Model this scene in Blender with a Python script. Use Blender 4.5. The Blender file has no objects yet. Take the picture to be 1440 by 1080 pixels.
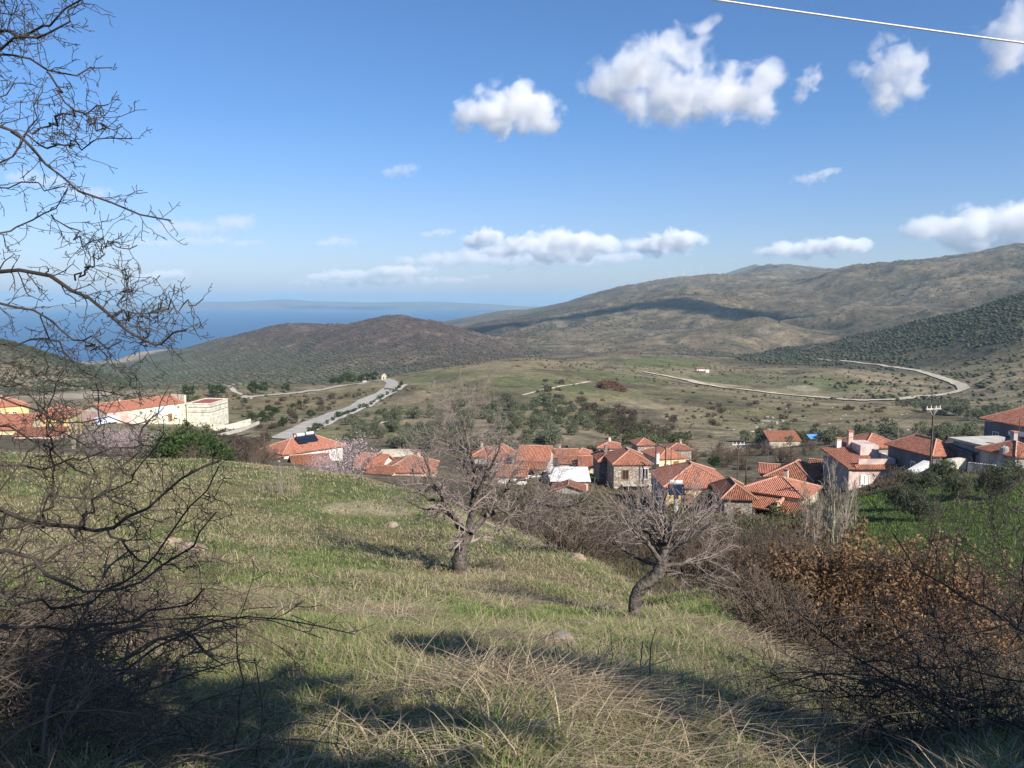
import bpy, bmesh, math, random
import numpy as np
from mathutils import Vector, Matrix

random.seed(7)
RNG = np.random.default_rng(11)
C = bpy.context.scene.collection
SC = bpy.context.scene
PI = math.pi

# ------------------------------------------------------------------ camera
F = 1120.0                      # focal length in photograph pixels (1440 wide)
PITCH = math.atan(115.0 / F)    # eye level lies 115 px above the middle
SP, CP_ = math.sin(PITCH), math.cos(PITCH)
cam_d = bpy.data.cameras.new('camera')
cam_d.sensor_width = 36.0
cam_d.lens = 36.0 * F / 1440.0
cam_d.clip_start = 0.05
cam_d.clip_end = 120000.0
cam = bpy.data.objects.new('camera', cam_d)
C.objects.link(cam)
cam.location = (0, 0, 0)
cam.rotation_euler = (PI / 2 - PITCH, 0, 0)
SC.camera = cam

# ------------------------------------------------------------------ sky, sun, exposure
SUN_EL, SUN_AZ = math.radians(35.0), math.radians(140.0)   # azimuth clockwise from +Y
world = bpy.data.worlds.new('World')
SC.world = world
world.use_nodes = True
wn, wl = world.node_tree.nodes, world.node_tree.links
sky = wn.new('ShaderNodeTexSky')
sky.sky_type = 'NISHITA'
sky.sun_disc = False
sky.sun_elevation = SUN_EL
sky.sun_rotation = SUN_AZ
sky.altitude = 200.0
sky.air_density = 1.0
sky.dust_density = 0.7
sky.ozone_density = 1.6
bg = wn['Background']
bg.inputs['Strength'].default_value = 0.080
skt = wn.new('ShaderNodeVectorMath'); skt.operation = 'MULTIPLY'          # clear winter air: a deeper blue than the model gives
sgeo = wn.new('ShaderNodeNewGeometry'); ssep = wn.new('ShaderNodeSeparateXYZ'); srmp = wn.new('ShaderNodeValToRGB')
wl.new(sgeo.outputs['Incoming'], ssep.inputs[0])
sabs = wn.new('ShaderNodeMath'); sabs.operation = 'ABSOLUTE'; wl.new(ssep.outputs['Z'], sabs.inputs[0]); wl.new(sabs.outputs[0], srmp.inputs['Fac'])
srmp.color_ramp.elements[0].position = 0.0; srmp.color_ramp.elements[0].color = (.70, .71, .95, 1)
srmp.color_ramp.elements[1].position = .22; srmp.color_ramp.elements[1].color = (.46, .68, .97, 1)
wl.new(srmp.outputs['Color'], skt.inputs[1])
wl.new(sky.outputs['Color'], skt.inputs[0]); wl.new(skt.outputs['Vector'], bg.inputs['Color'])
sun_d = bpy.data.lights.new('sun', 'SUN')
sun_d.energy = 4.3
sun_d.angle = math.radians(0.5)
sun_d.color = (1.0, 0.93, 0.82)
sun = bpy.data.objects.new('sun', sun_d)
C.objects.link(sun)
SUNV = Vector((math.sin(SUN_AZ) * math.cos(SUN_EL), math.cos(SUN_AZ) * math.cos(SUN_EL), math.sin(SUN_EL)))
sun.rotation_euler = SUNV.to_track_quat('Z', 'Y').to_euler()
SC.view_settings.view_transform = 'Standard'
SC.view_settings.look = 'None'
SC.view_settings.exposure = 0.9
SC.view_settings.gamma = 1.0
SC.cycles.max_bounces = 8
SC.cycles.diffuse_bounces = 3
SC.cycles.volume_bounces = 5
SC.cycles.transparent_max_bounces = 8

# ------------------------------------------------------------------ helpers
def ray(px, py):
    a, b = (px - 720.0) / F, (540.0 - py) / F
    return a, CP_ + b * SP, -SP + b * CP_

def P(px, py, Y):
    """world point seen at a photograph pixel at depth Y"""
    x, y, z = ray(px, py)
    return x / y * Y, Y, z / y * Y

def _hash(ix, iy, s):
    n = (ix.astype(np.int64) * 374761393 + iy.astype(np.int64) * 668265263 + s * 1442695041) & 0xffffffff
    n = ((n ^ (n >> 13)) * 1274126177) & 0xffffffff
    return ((n ^ (n >> 16)) & 0xffffff) / float(0xffffff)

def vnoise(x, y, s=0):
    x = np.asarray(x, float); y = np.asarray(y, float)
    ix, iy = np.floor(x), np.floor(y)
    fx, fy = x - ix, y - iy
    ix, iy = ix.astype(np.int64), iy.astype(np.int64)
    fx = fx * fx * fx * (fx * (fx * 6 - 15) + 10); fy = fy * fy * fy * (fy * (fy * 6 - 15) + 10)
    a, b = _hash(ix, iy, s), _hash(ix + 1, iy, s)
    c, d = _hash(ix, iy + 1, s), _hash(ix + 1, iy + 1, s)
    return (a + (b - a) * fx) * (1 - fy) + (c + (d - c) * fx) * fy

def fbm(x, y, o=4, s=0, gain=0.5):
    """about -1..1"""
    t, a, n = 0, 1.0, 0
    for k in range(o):
        t = t + a * (vnoise(x, y, s + k * 17) * 2 - 1); n += a
        x = x * 2.03 + 3.1; y = y * 2.03 - 1.7; a *= gain
    return t / n

def sstep(a, b, x):
    t = np.clip((np.asarray(x, float) - a) / (b - a), 0, 1)
    return t * t * (3 - 2 * t)

def tag(o, label=None, cat=None, group=None, kind=None):
    if label: o['label'] = label
    if cat: o['category'] = cat
    if group: o['group'] = group
    if kind: o['kind'] = kind
    return o

def empty(name, loc, rz=0.0, label=None, cat=None, group=None):
    o = bpy.data.objects.new(name, None)
    o.empty_display_size = 0.2
    C.objects.link(o)
    o.location = loc; o.rotation_euler = (0, 0, rz)
    return tag(o, label, cat, group)

def np_mesh(name, v, tris=None, quads=None, smooth=False):
    """fast mesh from numpy arrays"""
    me = bpy.data.meshes.new(name)
    v = np.asarray(v, np.float32)
    parts, sizes = [], []
    if tris is not None and len(tris):
        parts.append(np.asarray(tris, np.int32).ravel()); sizes.append(np.full(len(tris), 3, np.int32))
    if quads is not None and len(quads):
        parts.append(np.asarray(quads, np.int32).ravel()); sizes.append(np.full(len(quads), 4, np.int32))
    idx = np.concatenate(parts); sz = np.concatenate(sizes)
    me.vertices.add(len(v)); me.vertices.foreach_set('co', v.ravel())
    me.loops.add(len(idx)); me.loops.foreach_set('vertex_index', idx)
    me.polygons.add(len(sz))
    st = np.zeros(len(sz), np.int32); st[1:] = np.cumsum(sz)[:-1]
    me.polygons.foreach_set('loop_start', st)
    try: me.polygons.foreach_set('loop_total', sz)
    except Exception: pass
    if smooth: me.polygons.foreach_set('use_smooth', np.ones(len(sz), bool))
    me.update(calc_edges=True)
    me.validate(verbose=False)
    return me

def obj(name, me, mat=None, parent=None, loc=None):
    o = bpy.data.objects.new(name, me)
    C.objects.link(o)
    if mat is not None and len(me.materials) == 0:
        for m in (mat if isinstance(mat, (list, tuple)) else [mat]): me.materials.append(m)
    if parent is not None: o.parent = parent
    if loc is not None: o.location = loc
    return o

def set_col(me, cols, name='Col'):
    a = me.color_attributes.new(name, 'FLOAT_COLOR', 'POINT')
    c = np.ones((len(cols), 4), np.float32); c[:, :3] = cols
    a.data.foreach_set('color', c.ravel())

class MB:
    """collects boxes, prisms and bars into one mesh, with optional UVs in metres"""
    def __init__(s): s.v, s.f, s.uv = [], [], []
    def poly(s, pts, uv=None):
        n = len(s.v); s.v += [tuple(p) for p in pts]; s.f.append(tuple(range(n, n + len(pts))))
        s.uv.append(uv if uv else [(0, 0)] * len(pts)); return s
    def box(s, x0, x1, y0, y1, z0, z1):
        p = [(x0, y0, z0), (x1, y0, z0), (x1, y1, z0), (x0, y1, z0), (x0, y0, z1), (x1, y0, z1), (x1, y1, z1), (x0, y1, z1)]
        for q in ((0, 3, 2, 1), (4, 5, 6, 7), (0, 1, 5, 4), (1, 2, 6, 5), (2, 3, 7, 6), (3, 0, 4, 7)):
            s.poly([p[i] for i in q])
        return s
    def bar(s, a, b, r, n=6, r2=None):
        a, b = Vector(a), Vector(b); d = (b - a).normalized()
        u = d.orthogonal().normalized(); w = d.cross(u); r2 = r if r2 is None else r2
        A = [a + (u * math.cos(2 * PI * k / n) + w * math.sin(2 * PI * k / n)) * r for k in range(n)]
        B = [b + (u * math.cos(2 * PI * k / n) + w * math.sin(2 * PI * k / n)) * r2 for k in range(n)]
        for k in range(n):
            j = (k + 1) % n; s.poly([A[k], A[j], B[j], B[k]])
        s.poly(A[::-1]); s.poly(B); return s
    def mesh(s, name):
        me = bpy.data.meshes.new(name); me.from_pydata(s.v, [], s.f)
        ul = me.uv_layers.new(name='UVMap')
        flat = np.array([c for f in s.uv for c in f], np.float32).ravel()
        ul.data.foreach_set('uv', flat); me.update(); return me
    def build(s, name, mat, parent=None, loc=None): return obj(name, s.mesh(name), mat, parent, loc)

# ------------------------------------------------------------------ materials
def lin(r, g, b):
    f = lambda c: (c / 255 / 12.92) if c <= 10 else (((c / 255) + .055) / 1.055) ** 2.4
    return (f(r), f(g), f(b))

def mat_base(name):
    m = bpy.data.materials.new(name); m.use_nodes = True
    nt = m.node_tree
    return m, nt, nt.nodes['Principled BSDF']

def mat(name, c1, c2=None, scale=4.0, rough=0.85, bump=0.0, detail=5.0, spec=0.3, lo=0.35, hi=0.65, c3=None, scale3=0.3, metal=0.0, bscale=None, rnd=0.0):
    m, nt, bs = mat_base(name)
    N, L = nt.nodes.new, nt.links.new
    bs.inputs['Roughness'].default_value = rough
    bs.inputs['Specular IOR Level'].default_value = spec
    bs.inputs['Metallic'].default_value = metal
    tc = N('ShaderNodeTexCoord')
    col = None
    if c2 is None:
        bs.inputs['Base Color'].default_value = (*c1, 1)
    else:
        nz = N('ShaderNodeTexNoise'); nz.inputs['Scale'].default_value = scale; nz.inputs['Detail'].default_value = detail
        L(tc.outputs['Object'], nz.inputs['Vector'])
        rp = N('ShaderNodeValToRGB'); L(nz.outputs['Fac'], rp.inputs['Fac'])
        rp.color_ramp.elements[0].position = lo; rp.color_ramp.elements[1].position = hi
        rp.color_ramp.elements[0].color = (*c1, 1); rp.color_ramp.elements[1].color = (*c2, 1)
        col = rp.outputs['Color']
        if c3 is not None:
            n3 = N('ShaderNodeTexNoise'); n3.inputs['Scale'].default_value = scale3; n3.inputs['Detail'].default_value = 4
            L(tc.outputs['Object'], n3.inputs['Vector'])
            r3 = N('ShaderNodeMapRange'); r3.inputs['From Min'].default_value = .48; r3.inputs['From Max'].default_value = .66
            L(n3.outputs['Fac'], r3.inputs['Value'])
            mx = N('ShaderNodeMix'); mx.data_type = 'RGBA'
            L(r3.outputs['Result'], mx.inputs['Factor']); L(col, mx.inputs['A']); mx.inputs['B'].default_value = (*c3, 1)
            col = mx.outputs['Result']
        if rnd > 0:
            oi = N('ShaderNodeObjectInfo')
            hv = N('ShaderNodeHueSaturation'); mr = N('ShaderNodeMapRange')
            mr.inputs['To Min'].default_value = 1 - rnd; mr.inputs['To Max'].default_value = 1 + rnd
            L(oi.outputs['Random'], mr.inputs['Value']); L(mr.outputs['Result'], hv.inputs['Value']); L(col, hv.inputs['Color'])
            col = hv.outputs['Color']
        L(col, bs.inputs['Base Color'])
    if bump > 0:
        nb = N('ShaderNodeTexNoise'); nb.inputs['Scale'].default_value = bscale or scale * 3; nb.inputs['Detail'].default_value = 5
        L(tc.outputs['Object'], nb.inputs['Vector'])
        b = N('ShaderNodeBump'); b.inputs['Distance'].default_value = bump; b.inputs['Strength'].default_value = 1.0
        L(nb.outputs['Fac'], b.inputs['Height']); L(b.outputs['Normal'], bs.inputs['Normal'])
    return m

def vcol_mat(name, noise=((8.0, .35),), rough=0.9, bump=None, spec=0.15):
    """per-vertex real-surface colour times world-scale noise of several sizes"""
    m, nt, bs = mat_base(name)
    N, L = nt.nodes.new, nt.links.new
    bs.inputs['Roughness'].default_value = rough
    bs.inputs['Specular IOR Level'].default_value = spec
    at = N('ShaderNodeAttribute'); at.attribute_name = 'Col'
    tc = N('ShaderNodeTexCoord')
    col = at.outputs['Color']; last = None
    for sc_, amt in noise:
        nz = N('ShaderNodeTexNoise'); nz.inputs['Scale'].default_value = sc_; nz.inputs['Detail'].default_value = 5; nz.inputs['Roughness'].default_value = .6
        L(tc.outputs['Object'], nz.inputs['Vector'])
        mr = N('ShaderNodeMapRange'); mr.inputs['From Min'].default_value = .3; mr.inputs['From Max'].default_value = .7
        mr.inputs['To Min'].default_value = 1 - amt; mr.inputs['To Max'].default_value = 1 + amt
        L(nz.outputs['Fac'], mr.inputs['Value'])
        vm = N('ShaderNodeVectorMath'); vm.operation = 'SCALE'
        L(col, vm.inputs[0]); L(mr.outputs['Result'], vm.inputs['Scale']); col = vm.outputs['Vector']; last = nz
    L(col, bs.inputs['Base Color'])
    if bump:
        nb = N('ShaderNodeTexNoise'); nb.inputs['Scale'].default_value = bump[0]; nb.inputs['Detail'].default_value = 6
        L(tc.outputs['Object'], nb.inputs['Vector'])
        b = N('ShaderNodeBump'); b.inputs['Distance'].default_value = bump[1]
        L(nb.outputs['Fac'], b.inputs['Height']); L(b.outputs['Normal'], bs.inputs['Normal'])
    return m
# ------------------------------------------------------------------ terrain: heights through surveyed points
SEA = -170.0
EYE = 1.65
_cp = []
def cps(s):
    for l in s.strip().splitlines():
        for w in l.split(';'):
            w = w.strip()
            if w: _cp.append(P(*[float(q) for q in w.split()]))
# pixel x, pixel y, distance in metres
cps("""
720 1080 2.7; 100 1080 2.7; -300 1080 2.8; 1400 1080 3.2; 1900 1080 3.6
720 950 4.9; 300 950 4.8; 0 950 4.6; 1100 1000 5.0; 1300 1040 5.0; 720 880 8; 1200 970 7.5; 1080 900 11; 500 860 9.5; 0 800 12; -300 800 12
895 865 16; 645 800 22; 500 740 28; 300 700 30; 150 780 16; 820 790 24; 1000 830 17.5; 700 745 33
300 650 48; 500 668 46; 80 640 42; -250 620 42; 610 700 38
1000 905 24; 1100 895 20; 1200 940 16; 1300 960 13; 1440 960 11; 1800 960 11; 880 805 30
100 652 64; 300 664 66; 500 690 64; 620 730 54; 700 758 46; 800 775 46; 900 800 44; 1000 800 42; 1100 790 40; 1200 752 46; 1300 748 46; 1440 745 46; 1800 745 46
1330 690 64; 1440 682 66; 1230 700 64; 1800 680 66
-300 640 100; 100 634 100; 300 642 100; 480 674 100; 620 690 95; 760 702 92; 900 722 95; 1000 720 90; 1100 726 86; 1200 694 88; 1300 668 85; 1440 660 85; 1800 655 85
-300 600 200; 0 607 165; 150 604 200; 300 606 225; 400 628 200; 560 645 150; 700 645 150; 850 645 155; 1000 656 150; 1100 650 150; 1250 630 150; 1440 625 140; 1800 620 140
-300 570 300; 60 572 300; 200 574 290; 345 600 262; 430 602 255; 560 598 260; 700 600 250; 850 612 240; 1000 624 230; 1200 610 240; 1440 605 250; 1800 600 250
-300 555 400; 100 560 380; 300 562 370; 450 566 390; 600 565 370; 740 560 370; 900 585 350; 1100 590 350; 1300 590 350; 1440 585 360; 1800 580 360
-300 545 520; 60 551 480; 150 549 480; 300 543 490; 420 541 490; 545 533 500; 600 521 560; 680 509 600; 740 504 620; 800 511 620; 880 528 560; 980 546 500; 1100 562 460; 1250 567 450; 1440 573 440; 1800 575 440
150 562 620; 300 558 620; 450 556 640; 560 550 700; 680 520 800; 800 520 780; 960 539 680; 1100 556 640; 1200 563 600; 1340 553 660; 1440 560 560
850 498 1000; 920 500 980; 985 521 850; 1060 532 780; 1178 522 780; 1178 548 690; 1260 518 930; 1000 502 1150; 800 505 1000; 740 507 900
1440 530 680; 1440 470 930; 1440 412 1200; 1300 445 1350; 1215 468 1450; 1100 493 1550; 1023 506 1500; 1800 340 1200; 1800 450 900; 1370 430 1280
1440 425 1600; 1300 458 1750; 1215 480 1800; 1100 503 1850; 1340 500 950; 1200 502 1150; 1800 370 1600
0 478 900; 60 492 950; 120 512 980; 170 536 1000; -300 440 900; 0 540 700; -300 500 700
0 505 1350; 120 545 1350; -300 470 1400
200 536 1200; 350 535 1200; 500 532 1150; 600 522 1200; 700 508 1300
200 506 2250; 120 506 2400; 290 488 3050; 340 468 2600; 405 453 2500; 450 459 2450; 500 456 2300; 555 447 2200; 620 456 2150; 680 476 2000; 720 492 1850
400 492 1850; 550 492 1600; 480 513 1380; 300 503 1900; 250 520 1600
405 482 3600; 555 478 3700; 640 472 3700; 640 486 2500
700 439 5000; 760 436 4700; 640 450 5200; 700 455 4000; 660 459 3600
700 451 3150; 780 446 3000; 860 432 3000; 940 416 3000; 977 411 3000; 1060 414 3000; 1150 404 3050; 1236 371 3200; 1311 368 3300; 1440 345 3200; 1800 300 3200; 1180 388 3100; 1380 358 3250
760 490 1900; 850 472 2200; 980 440 2600; 780 470 2300; 1150 430 2650; 1300 410 2500; 1440 395 2400; 1800 370 2400
977 464 2000; 1073 450 2100; 1215 433 2250; 1307 437 2100; 900 500 1500; 1000 498 1600; 900 485 1800
1073 456 2350; 1215 440 2450; 977 468 2200
840 413 4500; 900 401 4600; 960 391 4700; 1010 388 4700; 1060 388 4500; 1130 396 4200; 840 425 3700; 960 411 3600
1098 371 6000; 1045 384 6000; 1165 383 5800; 1240 385 5600; 1440 375 5000; 1800 340 5000; 1010 397 5600; 900 410 5600
""")
for az in (-0.75, -0.6, -0.5, -0.4, -0.3, -0.22):                    # sea floor beyond the beach
    for r, z in ((4200, -176), (6000, -182), (9500, -200)):
        _cp.append((r * math.sin(az), r * math.cos(az), z))
for az in (-0.15, -0.05):
    for r, z in ((4300, -176), (6500, -180), (9500, -200)): _cp.append((r * math.sin(az), r * math.cos(az), z))
for az in (0.05, 0.15, 0.3, 0.45, 0.7): _cp.append((9500 * math.sin(az), 9500 * math.cos(az), -200))
for px, Y in ((150, 2900), (60, 2500), (230, 3250), (330, 3500), (0, 2600), (-300, 2600)):
    x, y, z = P(px, 480, Y); _cp.append((x, y, -174.0))
_cp += [(-4, 0.3, -1.35), (4, 0.3, -2.2), (-14, 2, -1.2), (14, 2, -5.5)]
CPA = np.array(_cp)
def _uv(x, y):
    r = np.hypot(x, y); az = np.clip(np.arctan2(x, y), -1.15, 1.15)
    return np.stack([2.4 * az, np.log(r + 3.0)], -1), r
_q, _r = _uv(CPA[:, 0], CPA[:, 1])
_val = (CPA[:, 2] + EYE) / _r
_c2 = 0.06 ** 2
_D = np.sqrt(((_q[:, None] - _q[None]) ** 2).sum(-1) + _c2)
_n = len(_q)
_A = np.zeros((_n + 3, _n + 3)); _A[:_n, :_n] = _D - np.eye(_n) * 0.004
_A[:_n, _n] = 1; _A[:_n, _n + 1:] = _q; _A[_n:, :_n] = _A[:_n, _n:].T
_w = np.linalg.solve(_A, np.concatenate([_val, np.zeros(3)]))

def ridv(x, y):
    wx = x + 120 * fbm(x * .003, y * .003, 3, 41); wy = y + 120 * fbm(x * .003, y * .003, 3, 43)
    return 1 - np.abs(fbm(wx * .0024, wy * .0024, 5, 31, .55)) * 2.4

def H(x, y):
    x = np.atleast_1d(np.asarray(x, float)); y = np.atleast_1d(np.asarray(y, float))
    sh = x.shape; x = x.ravel(); y = y.ravel()
    out = np.empty(len(x))
    for i in range(0, len(x), 20000):
        q, r = _uv(x[i:i + 20000], y[i:i + 20000])
        d = np.sqrt(((q[:, None, 0] - _q[None, :, 0]) ** 2 + (q[:, None, 1] - _q[None, :, 1]) ** 2) + _c2)
        out[i:i + 20000] = -EYE + (d @ _w[:_n] + _w[_n] + q @ _w[_n + 1:]) * r
    r = np.hypot(x, y)
    k = sstep(1.0, 6.0, r)
    out += k * (0.15 * fbm(x * .55, y * .55, 3, 5) * (1 - sstep(60, 120, r)) + .22 * sstep(4, 20, r) * fbm(x * .12, y * .12, 3, 9) * (1 - sstep(40, 110, r)))
    out += sstep(60, 250, r) * (1 - .6 * sstep(700, 1400, r)) * (1.7 * fbm(x * .017, y * .017, 4, 21) + .3 * fbm(x * .12, y * .12, 3, 22))
    far = sstep(800, 2000, r) * sstep(SEA + 2, SEA + 60, out) * (1 - .75 * sstep(.14, .04, np.arctan2(x, y)) * sstep(2600, 3400, r))
    rid = ridv(x, y)
    out += far * (rid * 30.0 - 12 + 8.0 * fbm(x * .012, y * .012, 5, 33, .6) - 5) * (0.6 + 0.4 * sstep(2000, 4500, r)) 
    return out.reshape(sh)

def Hs(x, y): return float(H(x, y)[0])

def pick(px, py, rmin=2.0, rmax=9000.0):
    """where the sight line through a pixel first meets the ground"""
    dx, dy, dz = ray(px, py)
    Y = np.geomspace(rmin, rmax, 1500)
    h = H(dx / dy * Y, Y)
    below = np.nonzero(h > dz / dy * Y)[0]
    if len(below) == 0: return None
    i = below[0]; Yv = Y[i]
    if i > 0:
        a = dz / dy * Y[i - 1] - h[i - 1]; b = h[i] - dz / dy * Y[i]
        Yv = Y[i - 1] + (Y[i] - Y[i - 1]) * a / (a + b + 1e-9)
    x = dx / dy * Yv
    return (x, Yv, Hs(x, Yv))

def proj(x, y, z):
    """photograph pixel of a world point (numpy)"""
    d = y * CP_ - z * SP; u = y * SP + z * CP_
    return 720 + F * x / d, 540 - F * u / d

AZ = np.radians(np.concatenate([np.linspace(-179.5, -42, 45)[:-1], np.linspace(-42, 42, 620), np.linspace(42, 180.5, 45)[1:]]))
RR = np.concatenate([np.geomspace(.35, 60, 250)[:-1], np.geomspace(60, 1000, 330)[:-1], np.geomspace(1000, 9500, 420)])
XX, YY = np.sin(AZ)[None] * RR[:, None], np.cos(AZ)[None] * RR[:, None]
ZZ = H(XX, YY)
ZZ = np.where(RR[:, None] < 1.2, ZZ, ZZ)

# real ground colours by place
def blot(px, py, a, b, x, y, soft=.35):
    """soft ellipse round a picked ground point; a, b in metres across and along the view"""
    p = pick(px, py)
    d = np.sqrt(((x - p[0]) / a) ** 2 + ((y - p[1]) / b) ** 2) + .35 * fbm(x * 1.6 / a, y * 1.6 / b, 3, int(px) % 97)
    return 1 - sstep(1 - soft, 1 + soft, d)

def ground_colour(x, y, z):
    r = np.hypot(x, y)
    n1, n2, n3 = fbm(x * .004, y * .004, 4, 51), fbm(x * .03, y * .03, 4, 53), fbm(x * .25, y * .25, 3, 55)
    c = np.zeros(x.shape + (3,))
    def mixc(c, col, k): return c + (np.array(col) - c) * np.asarray(k)[..., None]
    c[...] = (.105, .082, .052)                                        # far hills: dry grass and scrub
    c = mixc(c, (.145, .113, .072), sstep(-.1, .5, n1))
    c = mixc(c, (.058, .052, .034), sstep(-.1, .35, n2) * .75)
    c = mixc(c, (.17, .15, .115), sstep(.35, .6, fbm(x * .011, y * .011, 4, 61)) * .6)     # rocky ground
    c = mixc(c, (.050, .046, .032), sstep(.35, -.25, ridv(x, y)) * .75)                       # scrub-filled gullies
    c = mixc(c, (.17, .135, .088), sstep(.72, .95, ridv(x, y)) * .5)
    u, v = proj(x, y, z)
    purple = sstep(-.36, -.28, np.arctan2(x, y)) * (1 - sstep(-.03, .03, np.arctan2(x, y))) * sstep(1250, 1600, r) * (1 - sstep(3000, 3300, r))
    c = mixc(c, (.078, .054, .048), purple * (.55 + .45 * sstep(-.4, .3, n2)))
    left = (1 - sstep(-.46, -.42, np.arctan2(x, y))) * sstep(640, 760, r) * (1 - sstep(1300, 1500, r))
    c = mixc(c, (.055, .06, .036), left * .8)
    dark = sstep(.24, .32, np.arctan2(x, y)) * sstep(560, 760, r) * (1 - sstep(1500, 1650, r))
    c = mixc(c, (.066, .060, .036), dark * .75)
    plain = (1 - sstep(-.22, -.12, np.arctan2(x, y))) * sstep(1000, 1200, r) * (1 - sstep(SEA + 30, SEA + 75, z))
    c = mixc(c, (.085, .088, .056), plain * .8)
    sand = (1 - sstep(SEA + 3, SEA + 9, z)) * sstep(1500, 1900, r)
    c = mixc(c, (.30, .25, .18), sand)
    mid = (1 - sstep(850, 1100, r)) * sstep(75, 130, r)                # valley and village slopes
    cm = np.zeros(x.shape + (3,)); cm[...] = (.190, .158, .092)
    cm = mixc(cm, (.138, .126, .064), sstep(-.05, .4, fbm(x * .012, y * .012, 4, 71)))
    cm = mixc(cm, (.225, .18, .115), sstep(.0, .45, fbm(x * .018, y * .018, 4, 73)) * .8)
    cm = mixc(cm, (.070, .058, .038), sstep(.05, .4, fbm(x * .05, y * .05, 4, 75)) * .7)
    vill = (1 - sstep(170, 220, r)) * sstep(75, 100, r)
    cm = mixc(cm, (.085, .072, .048), vill * .7)
    c = mixc(c, cm, mid)
    G = (.085, .105, .040)
    for b_ in ((612, 529, 22, 30), (780, 541, 30, 28), (905, 512, 40, 70), (950, 507, 40, 60), (1150, 540, 45, 45), (1015, 533, 35, 40), (860, 530, 30, 40)):
        c = mixc(c, G, blot(b_[0], b_[1], b_[2], b_[3], x, y) * .6)
    for b_, col, k in (((120, 556, 30, 26), (.33, .28, .22), .9), ((330, 541, 30, 24), (.30, .25, .18), .7), ((1000, 540, 22, 16), (.34, .27, .18), .8), ((1130, 547, 12, 16), (.3, .25, .19), .7),
                   ((1075, 592, 5, 6), (.36, .34, .30), .8), ((845, 494, 30, 50), (.28, .22, .15), .5), ((390, 568, 55, 40), (.15, .125, .065), .6), ((490, 610, 26, 22), (.085, .10, .035), .6)):
        c = mixc(c, col, blot(*b_, x, y) * k)
    near = 1 - sstep(75, 110, r)                                       # meadow
    cn = np.zeros(x.shape + (3,)); cn[...] = (.11, .125, .045)
    cn = mixc(cn, (.20, .155, .085), sstep(-.05, .45, fbm(x * .16, y * .16, 4, 81)) * .75)
    cn = mixc(cn, (.05, .045, .025), sstep(.1, .6, fbm(x * .9, y * .9, 3, 83)) * .7)
    for b_ in ((700, 750, 1.7, 1.6), (765, 762, 1.4, 1.2), (636, 722, 1.2, 1.5), (1010, 838, .9, .9), (520, 715, 1.8, 1.6)): cn = mixc(cn, (.34, .28, .19), blot(*b_, x, y) * .85)
    gul = sstep(-.6, 1.6, x - (18.5 - .55 * y) * 1.0 + 0 * r) * (y > 0) * (1 - sstep(48, 56, y) * sstep(20, 24, x))
    cn = mixc(cn, (.075, .058, .038), gul * .85 * (1 - sstep(14, 20, x - .30 * y) * sstep(34, 42, y)))
    fld = sstep(.41, .45, x / np.maximum(y, 1) + .02 * fbm(x * .2, y * .2, 3, 88)) * sstep(33, 38, y) * (1 - sstep(72, 80, y))
    cn = mixc(cn, (.055, .082, .022), fld)
    return mixc(c, cn, near)

COL = ground_colour(XX, YY, ZZ)
def sheet(name, i0, i1, m, kind='structure'):
    nr, na = i1 - i0 + 1, len(AZ)
    v = np.stack([XX[i0:i1 + 1], YY[i0:i1 + 1], ZZ[i0:i1 + 1]], -1).reshape(-1, 3)
    a = np.arange(nr - 1)[:, None] * na; b = np.arange(na - 1)[None]
    q = np.stack([a + b, a + b + na, a + b + na + 1, a + b + 1], -1).reshape(-1, 4)
    me = np_mesh(name, v, None, q[:, ::-1].copy() if False else q, smooth=True)
    set_col(me, COL[i0:i1 + 1].reshape(-1, 3))
    o = obj(name, me, m); o['kind'] = kind
    return o
I1, I2 = int(np.searchsorted(RR, 92)), int(np.searchsorted(RR, 1000))
ground_m = vcol_mat('meadow_soil', ((.9, .25), (9.0, .35)), bump=(14.0, .03))
valley_m = vcol_mat('valley_ground', ((.03, .22), (.16, .35), (.7, .35)), bump=(.35, .9))
hill_m = vcol_mat('hill_ground', ((.010, .25), (.045, .35), (.16, .4)), bump=(.05, 6.0))
meadow = sheet('meadow', 0, I1, ground_m)
valley = sheet('valley_ground', I1, I2, valley_m)
hills = sheet('hills', I2, len(RR) - 1, hill_m)

# sea
sea_m, nt, bs = mat_base('sea_water')
bs.inputs['Base Color'].default_value = (.010, .050, .135, 1); bs.inputs['Roughness'].default_value = .35; bs.inputs['Specular IOR Level'].default_value = .25
nz = nt.nodes.new('ShaderNodeTexNoise'); nz.inputs['Scale'].default_value = .004; nz.inputs['Detail'].default_value = 6
tcs = nt.nodes.new('ShaderNodeTexCoord'); mp = nt.nodes.new('ShaderNodeMapping'); mp.inputs['Scale'].default_value = (.25, 1, 1)
nt.links.new(tcs.outputs['Object'], mp.inputs['Vector']); nt.links.new(mp.outputs['Vector'], nz.inputs['Vector'])
rp = nt.nodes.new('ShaderNodeValToRGB'); rp.color_ramp.elements[0].color = (.010, .060, .150, 1); rp.color_ramp.elements[1].color = (.016, .080, .185, 1)
rp.color_ramp.elements[0].position = .35; rp.color_ramp.elements[1].position = .65
nt.links.new(nz.outputs['Fac'], rp.inputs['Fac']); nt.links.new(rp.outputs['Color'], bs.inputs['Base Color'])
me = bpy.data.meshes.new('sea'); me.from_pydata([(-30000, 1500, SEA), (14000, 1500, SEA), (14000, 38000, SEA), (-30000, 38000, SEA)], [], [(0, 1, 2, 3)])
o = obj('sea', me, sea_m); o['kind'] = 'structure'

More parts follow.
